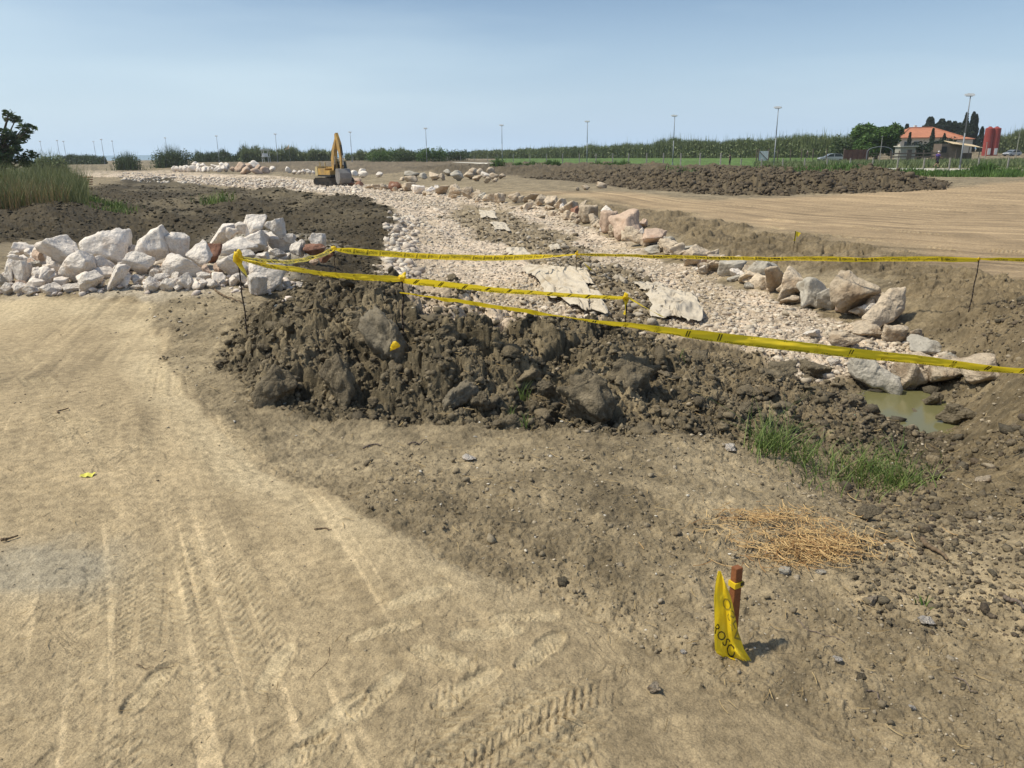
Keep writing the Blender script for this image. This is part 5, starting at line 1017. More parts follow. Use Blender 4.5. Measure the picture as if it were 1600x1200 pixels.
# ------------------------------------------------------------------ people
def person(loc, rz, pose, cloth, legs, label, h=1.75, cap=False):
    """one skinned body; shirt and shorts as shells around it"""
    me = bpy.data.meshes.new('person'); s = h/1.75
    J = dict(pel=(0, 0, .95), sp=(0, 0, 1.15), ch=(.02, 0, 1.36), nk=(.03, 0, 1.50), hd=(.06, 0, 1.60), ht=(.06, 0, 1.70), **pose)
    E = [('pel', 'sp'), ('sp', 'ch'), ('ch', 'nk'), ('nk', 'hd'), ('hd', 'ht'), ('pel', 'hl'), ('hl', 'kl'), ('kl', 'al'), ('al', 'tl'), ('pel', 'hr'), ('hr', 'kr'), ('kr', 'ar'), ('ar', 'tr'), ('ch', 'sl'), ('sl', 'el'), ('el', 'wl'), ('wl', 'fl'), ('ch', 'sr'), ('sr', 'er'), ('er', 'wr'), ('wr', 'fr')]
    R = dict(pel=.14, sp=.13, ch=.15, nk=.055, hd=.10, ht=.075, hl=.09, hr=.09, kl=.06, kr=.06, al=.042, ar=.042, tl=.035, tr=.035, sl=.06, sr=.06, el=.042, er=.042, wl=.03, wr=.03, fl=.028, fr=.028)
    K = list(J); me.from_pydata([tuple(c*s for c in J[k]) for k in K], [(K.index(a), K.index(b)) for a, b in E], []); o = link('person', me, MAT['skin'])
    md = o.modifiers.new('skin', 'SKIN'); L = me.skin_vertices.new(name='') if not me.skin_vertices else me.skin_vertices[0]
    for i, k in enumerate(K): L.data[i].radius = (R[k]*s, R[k]*s); L.data[i].use_root = (k == 'pel')
    sd = o.modifiers.new('sub', 'SUBSURF'); sd.levels = 1; sd.render_levels = 1
    o.location = loc; o.rotation_euler = (0, 0, rz); tag(o, label, 'person')
    m = MB(); m.tube([tuple(c*s for c in J['pel']), tuple(c*s for c in J['sp']), tuple(c*s for c in J['ch']), (J['nk'][0]*s, 0, 1.46*s)], [.175*s, .165*s, .19*s, .09*s], 12)
    for a, b in (('sl', 'el'), ('sr', 'er')):
        A_ = Vector(J[a])*s; B_ = Vector(J[b])*s; m.cyl(Vector(J['ch'])*s, A_, .10*s, .085*s, 10); m.cyl(A_, A_.lerp(B_, .7), .085*s, .065*s, 10)
    m.build('shirt', MAT[cloth], o, True)
    m = MB(); m.cyl(Vector(J['sp'])*s, Vector(J['pel'])*s-Vector((0, 0, .05)), .165*s, .18*s, 12)
    for a, b in (('hl', 'kl'), ('hr', 'kr')): A_ = Vector(J[a])*s; B_ = Vector(J[b])*s; m.cyl(A_+Vector((0, 0, .08)), A_.lerp(B_, .95), .115*s, .095*s, 10)
    if legs != 'navy':
        for a, b in (('kl', 'al'), ('kr', 'ar')): m.cyl(Vector(J[a])*s, Vector(J[b])*s, .085*s, .06*s, 10)
    m.build('shorts' if legs == 'navy' else 'trousers', MAT[legs], o, True)
    hc = Vector(J['ht'])*s; m = MB(); m.tube([hc+Vector((-.02, 0, -.06)), hc+Vector((-.01, 0, .03)), hc+Vector((0, 0, .085))], [.112*s, .108*s, .03], 12)
    if cap: m.box(hc+Vector((.11, 0, -.01)), (.14, .15, .015))
    m.build('cap' if cap else 'hair', MAT['whitecap' if cap else 'hair'], o, True)
    m = MB()
    for k in ('l', 'r'): a = Vector(J['t'+k])*s; b = Vector(J['a'+k])*s; m.cyl(b-Vector((.04, 0, .03)), a+Vector((.04, 0, 0)), .05, .042, 8)
    m.build('shoes', MAT['black'], o, True); return o
walk = dict(hl=(0, .09, .90), hr=(0, -.09, .90), kl=(.20, .09, .50), kr=(-.08, -.09, .50), al=(.22, .09, .09), ar=(-.38, -.09, .22), tl=(.38, .09, .04), tr=(-.36, -.09, .06), sl=(.01, .20, 1.42), sr=(.01, -.20, 1.42), el=(-.14, .25, 1.16), er=(.10, -.26, 1.15), wl=(-.06, .24, .96), wr=(.32, -.20, 1.08), fl=(-.03, .23, .86), fr=(.42, -.18, 1.10))
stand = dict(hl=(0, .09, .90), hr=(0, -.09, .90), kl=(.03, .10, .50), kr=(.03, -.10, .50), al=(0, .10, .09), ar=(0, -.10, .09), tl=(.15, .11, .04), tr=(.15, -.11, .04), sl=(.01, .20, 1.42), sr=(.01, -.20, 1.42), el=(-.02, .26, 1.14), er=(-.02, -.26, 1.14), wl=(.08, .25, .90), wr=(.08, -.25, .90), fl=(.11, .24, .81), fr=(.11, -.24, .81))
b = on_z(1463, 262.5, -.61); person((b[0], b[1], -.61), math.radians(8), walk, 'purple', 'navy', 'person in a purple shirt and dark shorts walking along the far pavement', cap=True)
b = gat(1141, 112, -.8); person(b, math.radians(150), stand, 'khaki', 'khaki', 'person in drab clothes standing at the edge of the green field')
b = gat(1261, 190, -.9); person(b, math.radians(30), stand, 'khaki', 'khaki', 'distant person with a pale hat working in the field', cap=True)
# ------------------------------------------------------------------ flag, lifeguard tower, board stack
t = empty('beach_flag', gat(453, 200, -1.5), 0, 'small pale pointed flag on a thin pole above the canes', 'flag'); MB().cyl((0, 0, 0), (0, 0, 5.4), .035, .025, 6).build('pole', MAT['galv'], t)
n = 12; V = []; 
for k in range(n+1):
    u = k/n; V += [(-1.1*u, .15*math.sin(u*6), 5.3-1.3*u), (-1.1*u, .15*math.sin(u*6)+.02, 5.3-1.3*u-1.0*(1-u)-.05)]
link('cloth', mesh_np('cloth', np.array(V), np.array([(2*k, 2*k+1, 2*k+3, 2*k+2) for k in range(n)])), MAT['tan_sheet'], t)
t = empty('lifeguard_tower', gat(415.5, 210, -1.4), 0, 'little white lookout tower standing among the canes', 'tower'); m = MB()
for x in (-.7, .7):
    for y in (-.7, .7): m.cyl((x*1.2, y*1.2, 0), (x, y, 3.9), .06)
m.build('leg', MAT['white'], t); MB().box((0, 0, 2.3), (1.8, 1.8, .15)).build('platform', MAT['white'], t); MB().box((0, 0, 4.0), (2.2, 2.2, .15)).build('roof', MAT['white'], t); MB().box((0, -.75, 2.8), (1.5, .05, .7)).build('railing', MAT['white'], t)
t = empty('board_stack', gat(104, 75, 0), 0, 'stack of orange boards at the end of the left bank', 'boards'); t.location.z = fbase(t.location.x, 75)
for k in range(4): MB().box((.05*k, 0, .18+k*.22), (3.6, .8, .10)).build('board', MAT['orange'], t)
MB().box((-1.2, 0, .35), (.12, .7, .9)).box((1.3, 0, .35), (.12, .7, .9)).build('spacer', MAT['timber'], t)
# ------------------------------------------------------------------ excavator
EXP = hit(519, 288.5); EX, EY = EXP[0], 80.0; EX = gat(519, EY, 0)[0]; EZ = at_Y(519, 288.5, EY)[2]
ex = empty('excavator', (EX, EY, EZ), 0, 'yellow tracked excavator with raised boom and bucket down beside the channel', 'excavator')
ex.scale = (.79, .79, .79)
# undercarriage frame: tracks run mostly across the view, front towards the camera-right
UC = Matrix.Rotation(math.radians(-22), 3, 'Z')
def tr3(p, M=UC): return M @ Vector(p)
def xprism(mb, prof, w, M, off=(0, 0, 0)):
    n = len(prof); o = Vector(off); V = [M @ (Vector((x, -w/2, z))+o) for x, z in prof] + [M @ (Vector((x, w/2, z))+o) for x, z in prof]
    mb.add(V, [tuple(range(n)), tuple(range(2*n-1, n-1, -1))] + [(k, n+k, n+(k+1) % n, (k+1) % n) for k in range(n)]); return mb
def stad(L, r, n=10): return [(L/2-r+r*math.cos(a), r+r*math.sin(a)) for a in np.linspace(-math.pi/2, math.pi/2, n)] + [(-L/2+r+r*math.cos(a), r+r*math.sin(a)) for a in np.linspace(math.pi/2, 1.5*math.pi, n)]
for s in (-1, 1):
    m = xprism(MB(), stad(4.3, .44), .56, UC, (0, s*1.1, 0)); tk_ = m.build('crawler_track', MAT['track'], ex)
    m = MB()
    for k in range(30):   # grouser plates
        a = k/30*(2*(4.3-.88)+2*math.pi*.44); L0 = 4.3-.88
        if a < L0: p = (-L0/2+a, 0, .0); an = 0
        elif a < L0+math.pi*.44: b_ = (a-L0)/.44; p = (L0/2+.44*math.sin(b_), 0, .44-.44*math.cos(b_)); an = -b_
        elif a < 2*L0+math.pi*.44: p = (L0/2-(a-L0-math.pi*.44), 0, .88); an = 0
        else: b_ = (a-2*L0-math.pi*.44)/.44; p = (-L0/2-.44*math.sin(b_), 0, .44+.44*math.cos(b_)); an = -b_
        m.box(tr3((p[0], s*1.1, p[2])), (.07, .60, .07), rot=UC @ Matrix.Rotation(an, 3, 'Y'))
    m.build('grouser', MAT['track'], tk_); m = MB()
    for k in range(5): m.cyl(tr3((-1.3+k*.65, s*1.1-.3, .26)), tr3((-1.3+k*.65, s*1.1+.3, .26)), .15, None, 12)
    for k in (-1.68, 1.68): m.cyl(tr3((k, s*1.1-.31, .44)), tr3((k, s*1.1+.31, .44)), .30, None, 16)
    m.build('roller', MAT['black'], tk_)
m = MB(); m.box((0, 0, .62), (2.2, 1.7, .4), rot=UC); m.cyl((0, 0, .7), (0, 0, 1.02), .62, None, 18); m.build('undercarriage', MAT['black'], ex)
# upper structure faces the viewer's right and towards us
US = Matrix.Rotation(math.radians(-50), 3, 'Z')
def ubox(mb, c, d): return mb.box(US @ Vector(c), d, rot=US)
m = MB(); ubox(m, (-.3, 0, 1.12), (3.9, 2.5, .22)); m.build('deck', MAT['black'], ex)
m = xprism(MB(), [(-2.45, 1.1), (-2.5, 1.7), (-2.4, 2.2), (-1.85, 2.25), (-1.8, 1.1)], 2.55, US); m.build('counterweight', MAT['cream_paint'], ex)
m = MB(); ubox(m, (-.85, -.72, 1.62), (1.9, 1.0, .78)); ubox(m, (-.95, .55, 1.7), (1.7, 1.3, .95)); m.build('engine_cover', MAT['yellow_paint'], ex)
m = MB(); ubox(m, (.75, -.82, 1.5), (1.2, .78, .56)); m.build('tool_box', MAT['yellow_paint'], ex)
m = MB(); p = US @ Vector((-1.5, -.3, 2.2)); m.cyl(p, p+Vector((0, 0, .55)), .09); p2 = US @ Vector((-1.9, -.8, 2.2)); m.box(p2+Vector((0, 0, .28)), (.18, .18, .6)); m.build('exhaust', MAT['cream_paint'], ex)
m = xprism(MB(), [(-.05, 1.22), (-.05, 2.85), (1.15, 2.85), (1.42, 2.1), (1.42, 1.22)], .98, US, (0, .74, 0)); cab = m.build('cab', MAT['glass'], ex)
m = MB()
for y in (.26, 1.22):
    for a, b in (((-.05, 1.22), (-.05, 2.85)), ((1.15, 2.85), (1.42, 2.1)), ((1.42, 2.1), (1.42, 1.22)), ((.6, 1.22), (.6, 2.85))): m.cyl(US @ Vector((a[0], y, a[1])), US @ Vector((b[0], y, b[1])), .05, None, 6)
ubox(m, (.55, .74, 2.9), (1.35, 1.06, .1)); ubox(m, (.68, .74, 1.4), (1.52, 1.03, .35)); m.build('cab_frame', MAT['cream_paint'], cab)
# boom, stick, bucket in the vertical plane of the upper structure's x axis
def seg(pts, w, mat, name, par=ex): return xprism(MB(), pts, w, US, (0, -.12, 0)).build(name, MAT[mat], par)
Ls = 1.0
boom = seg([(1.0, 1.2), (.42, 1.5), (.30, 3.2), (.75, 4.4), (1.60, 5.55), (1.9, 5.4), (1.30, 4.2), (.98, 3.1), (1.25, 1.5)], .48, 'yellow_paint', 'boom')
stick = seg([(1.55, 6.10), (1.85, 6.25), (2.55, 5.0), (2.85, 3.2), (2.70, 1.95), (2.45, 1.95), (2.42, 3.4), (1.85, 4.9), (1.5, 5.4)], .36, 'yellow_paint', 'stick')
def rod(a, b, r, mat, name, par, y=-.12): m = MB(); m.cyl(US @ Vector((a[0], y, a[1])), US @ Vector((b[0], y, b[1])), r, None, 10); return m.build(name, MAT[mat], par)
rod((1.15, 1.5), (1.55, 2.5), .10, 'black', 'lift_cylinder', ex, .25); rod((1.55, 2.5), (1.70, 3.5), .06, 'chrome', 'cylinder_rod', ex, .25); rod((1.15, 1.5), (1.55, 2.5), .10, 'black', 'lift_cylinder', ex, -.5); rod((1.55, 2.5), (1.70, 3.5), .06, 'chrome', 'cylinder_rod', ex, -.5)
rod((.45, 3.9), (1.05, 5.1), .10, 'black', 'stick_cylinder', ex); rod((1.05, 5.1), (1.6, 6.1), .06, 'chrome', 'cylinder_rod', ex)
rod((2.75, 4.8), (2.95, 3.6), .09, 'black', 'bucket_cylinder', ex); rod((2.95, 3.6), (2.95, 2.4), .05, 'chrome', 'cylinder_rod', ex); rod((2.4, 2.2), (2.95, 2.4), .07, 'black', 'linkage', ex)
# bucket: curved shell with side plates and teeth; its back faces us
bk = [(2.45, 2.0), (3.05, 1.95), (3.42, 1.45), (3.45, .85), (3.15, .30), (2.75, .10)]; inn = [(2.80, .18), (3.06, .42), (3.33, .90), (3.30, 1.40), (2.98, 1.82), (2.5, 1.86)]
m = xprism(MB(), bk+inn, 1.55, US, (0, -.12, 0)); bucket = m.build('bucket', MAT['bucket'], ex)
m = MB()
for s in (-1, 1): xprism(m, bk+[(2.35, .5), (2.25, 1.2)], .05, US, (0, -.12+s*.80, 0))
m.build('side_plate', MAT['bucket'], bucket)
for k in range(5): c = US @ Vector((2.68, -.12-.66+k*.33, .06)); MB().box(c, (.3, .12, .08), rot=US @ Matrix.Rotation(.5, 3, 'Y')).build('tooth', MAT['black'], bucket)
# ------------------------------------------------------------------ geotextile sheets
def sheet(quad, n, m_, label, seed, bulge=.10, fold=.05, ragged=.12):
    fold *= 1.0; bulge *= .7
    C = [hit(*p) for p in quad]; s, t = np.meshgrid(np.linspace(0, 1, n), np.linspace(0, 1, m_)); s = s.ravel(); t = t.ravel()
    e = fbm(s*4+seed, t*4, 500+seed, 3)
    s2 = s+ragged*fbm(s*3, t*3+seed, 510+seed, 2)+.03*fbm(s*11, t*11+seed, 513+seed, 2); t2 = t+ragged*1.3*fbm(s*3+9, t*3+seed, 520+seed, 3)+.04*fbm(s*13+9, t*9+seed, 523+seed, 2)
    P = sum(np.outer(w, c) for w, c in (((1-s2)*(1-t2), C[0]), (s2*(1-t2), C[1]), (s2*t2, C[2]), ((1-s2)*t2, C[3])))
    g = samp(BASE, P[:, 0], P[:, 1])+.05; env = np.clip(np.minimum.reduce([s, 1-s, t, 1-t])*7, 0, 1)**.7
    wq = fbm(s*2, t*2, 533+seed, 2)*1.2; rid = (1-np.abs(vnoise(s*2.2+t*1.5+wq, t*6-s*3.5+wq*2, 530+seed)*2))**2.2; rid2 = (1-np.abs(vnoise(s*6+t*3+wq, t*12-s*3+wq, 540+seed)*2))**2; rid3 = (1-np.abs(vnoise(s*12-t*6+wq, t*14+s*5, 545+seed)*2))**2
    z = g+.015+env*(bulge*(.6+fbm(s*3, t*3, 550+seed, 2)))+fold*(1.5*rid*env+.5*rid2*env+.1*rid3)+.012*np.maximum(e, 0)
    zg = z.reshape(m_, n)
    for _ in range(1): zg[1:-1, 1:-1] = (zg[1:-1, 1:-1]*2+zg[:-2, 1:-1]+zg[2:, 1:-1]+zg[1:-1, :-2]+zg[1:-1, 2:])/6
    P[:, 2] = np.maximum(zg.ravel(), g+.012); idx = np.arange(n*m_).reshape(m_, n); F = np.stack([idx[:-1, :-1].ravel(), idx[:-1, 1:].ravel(), idx[1:, 1:].ravel(), idx[1:, :-1].ravel()], 1)
    keep = fbm(s*2.6, t*3.3, 560+seed, 3) + 1.2*np.clip(np.minimum.reduce([s, 1-s, t, 1-t])*6, 0, 1) > .12
    F = F[keep[F].all(1)]; return tag(link('geotextile_sheet', mesh_np('geotextile_sheet', P, F, True), MAT['cloth']), label, 'sheet', 'crumpled geotextile sheets in the channel')
sheet([(815, 425), (905, 432), (935, 478), (850, 470)], 150, 130, 'big crumpled off-white geotextile sheet left of the channel tape rod', 1, .10, .06)
sheet([(855, 455), (940, 470), (950, 497), (900, 490)], 120, 90, 'lower fold of pale geotextile sheet just above the near tape', 2, .06, .06)
sheet([(1000, 468), (1085, 468), (1100, 505), (1020, 503)], 120, 100, 'pale geotextile sheet lying between the channel lanes above the near tape', 3, .07, .06)
sheet([(885, 424), (918, 430), (930, 452), (895, 445)], 80, 70, 'torn end of geotextile sheet beside the channel tape rod', 4, .03, .04)
sheet([(985, 448), (1030, 446), (1050, 462), (1005, 460)], 80, 60, 'thin torn geotextile strip right of the channel tape rod', 5, .02, .03, .2)
sheet([(790, 393), (822, 392), (830, 403), (795, 405)], 60, 50, 'little white sheet scrap under the back tape', 6, .05, .03)
sheet([(856, 386), (874, 386), (876, 393), (860, 394)], 50, 40, 'small white scrap left of the channel rod top', 7, .02, .02)
sheet([(745, 330), (775, 332), (780, 345), (750, 342)], 60, 50, 'white scrap of sheet at the head of the brown strip', 8, .05, .03)
sheet([(762, 350), (790, 352), (800, 364), (772, 362)], 60, 50, 'whitish sheet scrap in the middle of the brown strip', 9, .05, .03)
# ------------------------------------------------------------------ barrier tape
tm, tnt, tb = new_mat('barrier_tape', .38); tb.inputs['Base Color'].default_value = (.98, .72, .03, 1); tb.inputs['Specular IOR Level'].default_value = .5
n_ = nnode(tnt, 'ShaderNodeTexNoise'); n_.inputs['Scale'].default_value = 18; n_.inputs['Detail'].default_value = 5; bp_ = nnode(tnt, 'ShaderNodeBump'); bp_.inputs['Strength'].default_value = .35; bp_.inputs['Distance'].default_value = .01; tnt.links.new(n_.outputs[0], bp_.inputs['Height']); tnt.links.new(bp_.outputs[0], tb.inputs['Normal'])
tr_ = nnode(tnt, 'ShaderNodeBsdfTranslucent'); tr_.inputs[0].default_value = (.98, .76, .04, 1); ms_ = nnode(tnt, 'ShaderNodeMixShader'); ms_.inputs[0].default_value = .35; tnt.links.new(tb.outputs[0], ms_.inputs[1]); tnt.links.new(tr_.outputs[0], ms_.inputs[2]); tnt.links.new(ms_.outputs[0], tnt.nodes['Material Output'].inputs[0])
MAT['tape'] = tm; MAT['ink'] = paint('black_print', (.035, .03, .01), .6)
_txt = {}
def text_mesh(word):
    if word not in _txt:
        cu = bpy.data.curves.new('t', 'FONT'); cu.body = word; cu.resolution_u = 2; ob = bpy.data.objects.new('t', cu); me = bpy.data.meshes.new_from_object(ob)
        bm = bmesh.new(); bm.from_mesh(me); bmesh.ops.triangulate(bm, faces=bm.faces); bm.to_mesh(me); bm.free()
        V = np.array([v.co[:2] for v in me.vertices]); F = np.array([list(p.vertices) for p in me.polygons]); V -= V.min(0); V /= V[:, 1].max(); _txt[word] = (V, F); bpy.data.objects.remove(ob); bpy.data.curves.remove(cu); bpy.data.meshes.remove(me)
    return _txt[word]
def tape(A, B, sag, label, tw0=0., tw1=0., twmid=None, w=.075, crumple=.12, print_=True, tc=0., tsz=.46, seed=0, u0=0., extra=None, name='barrier_tape', pinch=(1, 1), flipz=1):
    """ribbon from A to B; twist = angle of its width from vertical"""
    A = Vector(A); B = Vector(B); L = (B-A).length; n = max(30, int(L/.03)); d = (B-A).normalized(); side = Vector((d.y, -d.x, 0)).normalized()
    if side.y > 0: side = -side
    K = 9; t = np.linspace(0, 1, n); C = np.array(A)[None]*(1-t)[:, None]+np.array(B)[None]*t[:, None]; C[:, 2] -= sag*4*t*(1-t)
    tw = tw0*(1-t)+tw1*t if twmid is None else np.interp(t, [x for x, _ in twmid], [y for _, y in twmid])
    tw = tw+crumple*vnoise(t*L*1.6, t*0, 600+seed)*2
    ww = w*(1-.35*np.clip(1-t/.05, 0, 1)*pinch[0])*(1-.35*np.clip((t-.95)/.05, 0, 1)*pinch[1])
    def surf(ti, v):   # v -0.5..0.5 across
        c = np.stack([np.interp(ti, t, C[:, k]) for k in range(3)], -1); a = np.interp(ti, t, tw); W_ = np.interp(ti, t, ww)
        curl = .012*np.cos(v*math.pi*2)*vnoise(ti*L*2.2, ti*0, 610+seed)*2 + .010*vnoise(ti*L*9, v*3+5, 611+seed) + .006*vnoise(ti*L*23, v*5+5, 612+seed)
        up = np.stack([side.x*np.sin(a), side.y*np.sin(a), np.cos(a)], -1); nr = np.stack([side.x*np.cos(a), side.y*np.cos(a), -np.sin(a)], -1)
        return c+up*(v*W_)[:, None]+nr*curl[:, None], nr
    V = np.stack([surf(t, np.full(n, -.5+k/(K-1)))[0] for k in range(K)], 1).reshape(-1, 3); idx = np.arange(n*K).reshape(n, K)
    F = np.stack([idx[:-1, :-1].ravel(), idx[:-1, 1:].ravel(), idx[1:, 1:].ravel(), idx[1:, :-1].ravel()], 1)
    o0 = Vector(A); off = np.array(o0); ob = link(name, mesh_np(name, V-off, F, True), MAT['tape'], None, o0); tag(ob, label, 'barrier tape', 'yellow barrier tapes')
    if print_:
        Vs, Fs = [], []; o = 0; pos = .10+u0; k = 0
        while pos < L-.25:
            for wd, ln in ((None, .03), (('ATTENZIONE', 'PERICOLO')[k % 2], .15)):
                if wd is None:
                    for j in range(2):
                        x0 = pos+j*.016; q = np.array([(x0, -.36), (x0+.007, -.36), (x0+.02, .36), (x0+.013, .36)]); f = np.array([[0, 1, 2], [0, 2, 3]]); p = (q[:, 0], q[:, 1])
                        Pp, nr = surf(np.clip(p[0]/L, 0, 1), p[1])
                        Vs += [Pp+nr*.0018, Pp-nr*.0018]; Fs += [f+o, f+o+4]; o += 8
                else:
                    tv, tf = text_mesh(wd); sx_ = (ln-.01)/tv[:, 0].max(); p = (pos+.0+tv[:, 0]*sx_, tc+(tv[:, 1]-.5)*tsz)
                    Pp, nr = surf(np.clip(p[0]/L, 0, 1), p[1]); m1 = len(tv)
                    Vs += [Pp+nr*.0018, Pp-nr*.0018]; Fs += [tf+o, tf+o+m1]; o += 2*m1
                pos += ln+.02
            k += 1
        if Vs: link('lettering', mesh_np('lettering', np.concatenate(Vs)-off, np.concatenate(Fs)), MAT['ink'], ob)
    return ob
def rebar(top_px, Y, zbot=None, lean=(0, 0), label='', r=.0065, name='rebar_stake', py_base=None):
    tp = Vector(at_Y(top_px[0], top_px[1], Y)); b = Vector((tp.x+lean[0], tp.y+lean[1], 0)); b.z = (gz(b.x, b.y)-.15) if zbot is None else zbot
    m = MB(); n = 14; P = [b.lerp(tp, k/n)-b+Vector((.004*math.sin(k*1.3), 0, 0)) for k in range(n+1)]; m.tube(P, [r*(1+.12*(k % 2)) for k in range(n+1)], 8); o = m.build(name, MAT['rebar'], None, True); o.location = b
    tag(o, label, 'stake', 'steel rod stakes carrying the tape'); return tp, b
def crumple(loc, size, label=None, parent=None, seed=0, name='tape_knot', mat='tape'):
    V, F = rock_shape(3, 1200+seed, 5, 8, .5, .22); V = V*np.array(size); o = link(name, mesh_np(name, V, F, True), MAT[mat], parent, loc); 
    if label: tag(o, label, 'tape knot', 'tape knots tied on the rods')
    return o
def tail(loc, length, dirx, label, seed, w=.06):
    """loose tape end hanging down from a knot"""
    n = 16; V = []
    for k in range(n+1):
        t = k/n; c = Vector(loc)+Vector((dirx*length*t, -.02*math.sin(t*5), -length*t*(1-.2*abs(dirx)))); a = seed+t*1.8; s = Vector((math.cos(a), math.sin(a), .2))*w/2*(.6+.5*t); V += [tuple(c-s), tuple(c+Vector((0, 0.008, 0))), tuple(c+s)]
    V = np.array(V)-np.array(loc); F = np.array([(3*k+j, 3*k+j+1, 3*k+j+4, 3*k+j+3) for k in range(n) for j in range(2)]); return tag(link('tape_end', mesh_np('tape_end', V, F, True), MAT['tape'], None, loc), label, 'tape end', 'loose tape ends')
def base_Y(px, py): return hit(px, py)[1]
YA = base_Y(371, 528); A_, Ab = rebar((369, 390), YA, None, (.02, 0), 'thin rod standing on the dirt in front of the white rock pile')
YB = base_Y(622, 540)+.05; B_, Bb = rebar((629, 430), YB, None, (-.035, 0), 'leaning rod stuck in the top of the dark mound')
C_, Cb = rebar((979, 460), YB+1.4, None, (0, 0), 'rod behind the right part of the dark mound')
D_, Db = rebar((521, 386), 11.8, None, (0, 0), 'rod at the right end of the white rock pile')
E_, Eb = rebar((901, 390), 14.6, None, (-.01, 0), 'rod rising from the brown strip in the channel')
YF = base_Y(1524, 487); F_, Fb = rebar((1531, 402), YF, None, (-.03, 0), 'rod on the right bank carrying the back tape')
G_ = (8.6, 7.4, .60); GR = Vector(G_); m = MB(); m.cyl((0, 0, -.9), (0, 0, .05), .0065, None, 8); o = m.build('rebar_stake', MAT['rebar']); o.location = G_; tag(o, 'rod just outside the right edge carrying the back tape', 'stake', 'steel rod stakes carrying the tape')
pA = at_Y(371, 403, YA); pB = at_Y(628, 437, YB); pB2 = at_Y(625, 457, YB); pC = at_Y(978, 465, YB+1.4); pD = at_Y(521, 389, 11.8); pE = at_Y(901, 397, 14.6); pF = at_Y(1530, 405, YF)
tape(pA, pB, .04, 'yellow tape from the front rod to the leaning rod on the mound', .9, .75, seed=1, w=.075, tc=-.34, tsz=.26)
tape(pB, pC, .02, 'yellow tape running from the leaning rod to the rod behind the mound', .8, 1.05, seed=2, tc=-.34, tsz=.24)
pR = at_Y(1600, 573, 4.9); dR = Vector(pR)-Vector(pB2); pR2 = Vector(pB2)+dR*1.22
tape(pB2, pR2, .05, 'nearest long yellow tape sweeping from the mound out of the right edge', seed=3, twmid=[(0, 1.32), (.25, 1.15), (.42, .35), (.5, .1), (.62, .25), (.8, .75), (.9, 1.0), (1, .8)], crumple=.06, tc=-.38, tsz=.16)
tape(pA, pD, .10, 'sagging yellow tape crossing the white rocks', 1.0, 1.1, seed=4)
tape(pD, pE, .10, 'yellow tape with printed words between the rock pile rod and the channel rod', .15, .3, seed=5, twmid=[(0, 1.0), (.06, .2), (.75, .25), (.9, 1.1), (1, 1.2)], crumple=.05, w=.10)
tape(pE, pF, .03, 'taut yellow tape across the channel to the right bank rod', .95, .6, seed=6, w=.09)
tape(pF, G_, .03, 'short yellow tape leaving the right bank rod out of the frame', .9, .6, seed=7)
m = MB(); m.cyl((0, 0, -.7), (0, 0, .1), .0065, None, 8); o = m.build('rebar_stake', MAT['rebar']); o.location = pR2; tag(o, 'rod outside the right edge carrying the nearest tape', 'stake', 'steel rod stakes carrying the tape')
crumple(pA, (.09, .07, .16), 'big tape knot on the front rod', seed=1); crumple(Vector(pB)+Vector((0, 0, .02)), (.07, .06, .08), 'pale tape knot at the top of the leaning rod', seed=2); crumple(pC, (.06, .05, .10), 'tape knot on the rod behind the mound', seed=3)
crumple(pD, (.08, .06, .10), 'tape knot on the rock pile rod', seed=4); crumple(pE, (.06, .05, .14), 'tape knot on the channel rod', seed=5); crumple(pF, (.05, .05, .05), 'tape knot on the right bank rod', seed=6)
bb_ = at_Y(617, 540, YB-.42); crumple(bb_, (.075, .05, .075), 'crumpled orange-yellow tape lump at the foot of the leaning rod', seed=7)
tail(pA, .20, .35, 'short loose tape end hanging from the front rod', .3); tail(pC, .17, .0, 'loose tape end hanging straight behind the mound', .2); tail(Vector(pC)+Vector((.02, 0, 0)), .26, 1.3, 'loose tape end slanting right from the rod behind the mound', .9, .05); tail(pE, .36, .75, 'loose tape end slanting down from the channel rod', 1.0, .06)
# small flag on a rod on the far bank
Y0 = base_Y(1240, 383); t_ = at_Y(1243, 361, Y0); z0 = gz(t_[0], Y0); t = empty('marker_flag', (t_[0], Y0, z0), 0, 'small yellow tape flag on a rod above the far bank', 'flag'); hh = t_[2]-z0
MB().cyl((0, 0, -.1), (0, 0, hh), .008, None, 6).build('rod', MAT['rebar'], t)
V = [(0, 0, hh), (.06, .01, hh-.02), (.11, -.02, hh-.04), (0, 0, hh-.07), (.04, .02, hh-.09), (.06, .0, hh-.13), (-.02, .01, hh-.2), (.02, .02, hh-.22)]; link('cloth', mesh_np('cloth', np.array(V), np.array([(0, 3, 4, 1), (1, 4, 5, 2), (3, 6, 7, 4)])), MAT['tape'], t)
# ------------------------------------------------------------------ stake with the tape flag
sb = hit(1141, 1018); stx, sty = sb[0], sb[1]; stp = at_Y(1137, 886, sty); hS = stp[2]-gz(stx, sty)
t = empty('wooden_stake', (stx, sty, gz(stx, sty)), math.radians(28), 'short square reddish wooden stake with yellow tape tied to it', 'stake')
m = MB(); m.box((0, 0, hS/2-.06), (.030, .026, hS+.12)); st = m.build('post', MAT['wood'], t)
bm = bmesh.new(); bm.from_mesh(st.data); bmesh.ops.bevel(bm, geom=bm.edges[:], offset=.0015, segments=2, affect='EDGES'); bm.to_mesh(st.data); bm.free()
m = MB(); m.box((-.002, -.001, hS-.062), (.037, .033, .020)); m.build('tape_wrap', MAT['tape'], t); m = MB(); m.box((.012, 0, hS-.060), (.016, .037, .014)); m.build('tape_knot', MAT['ink'], t)
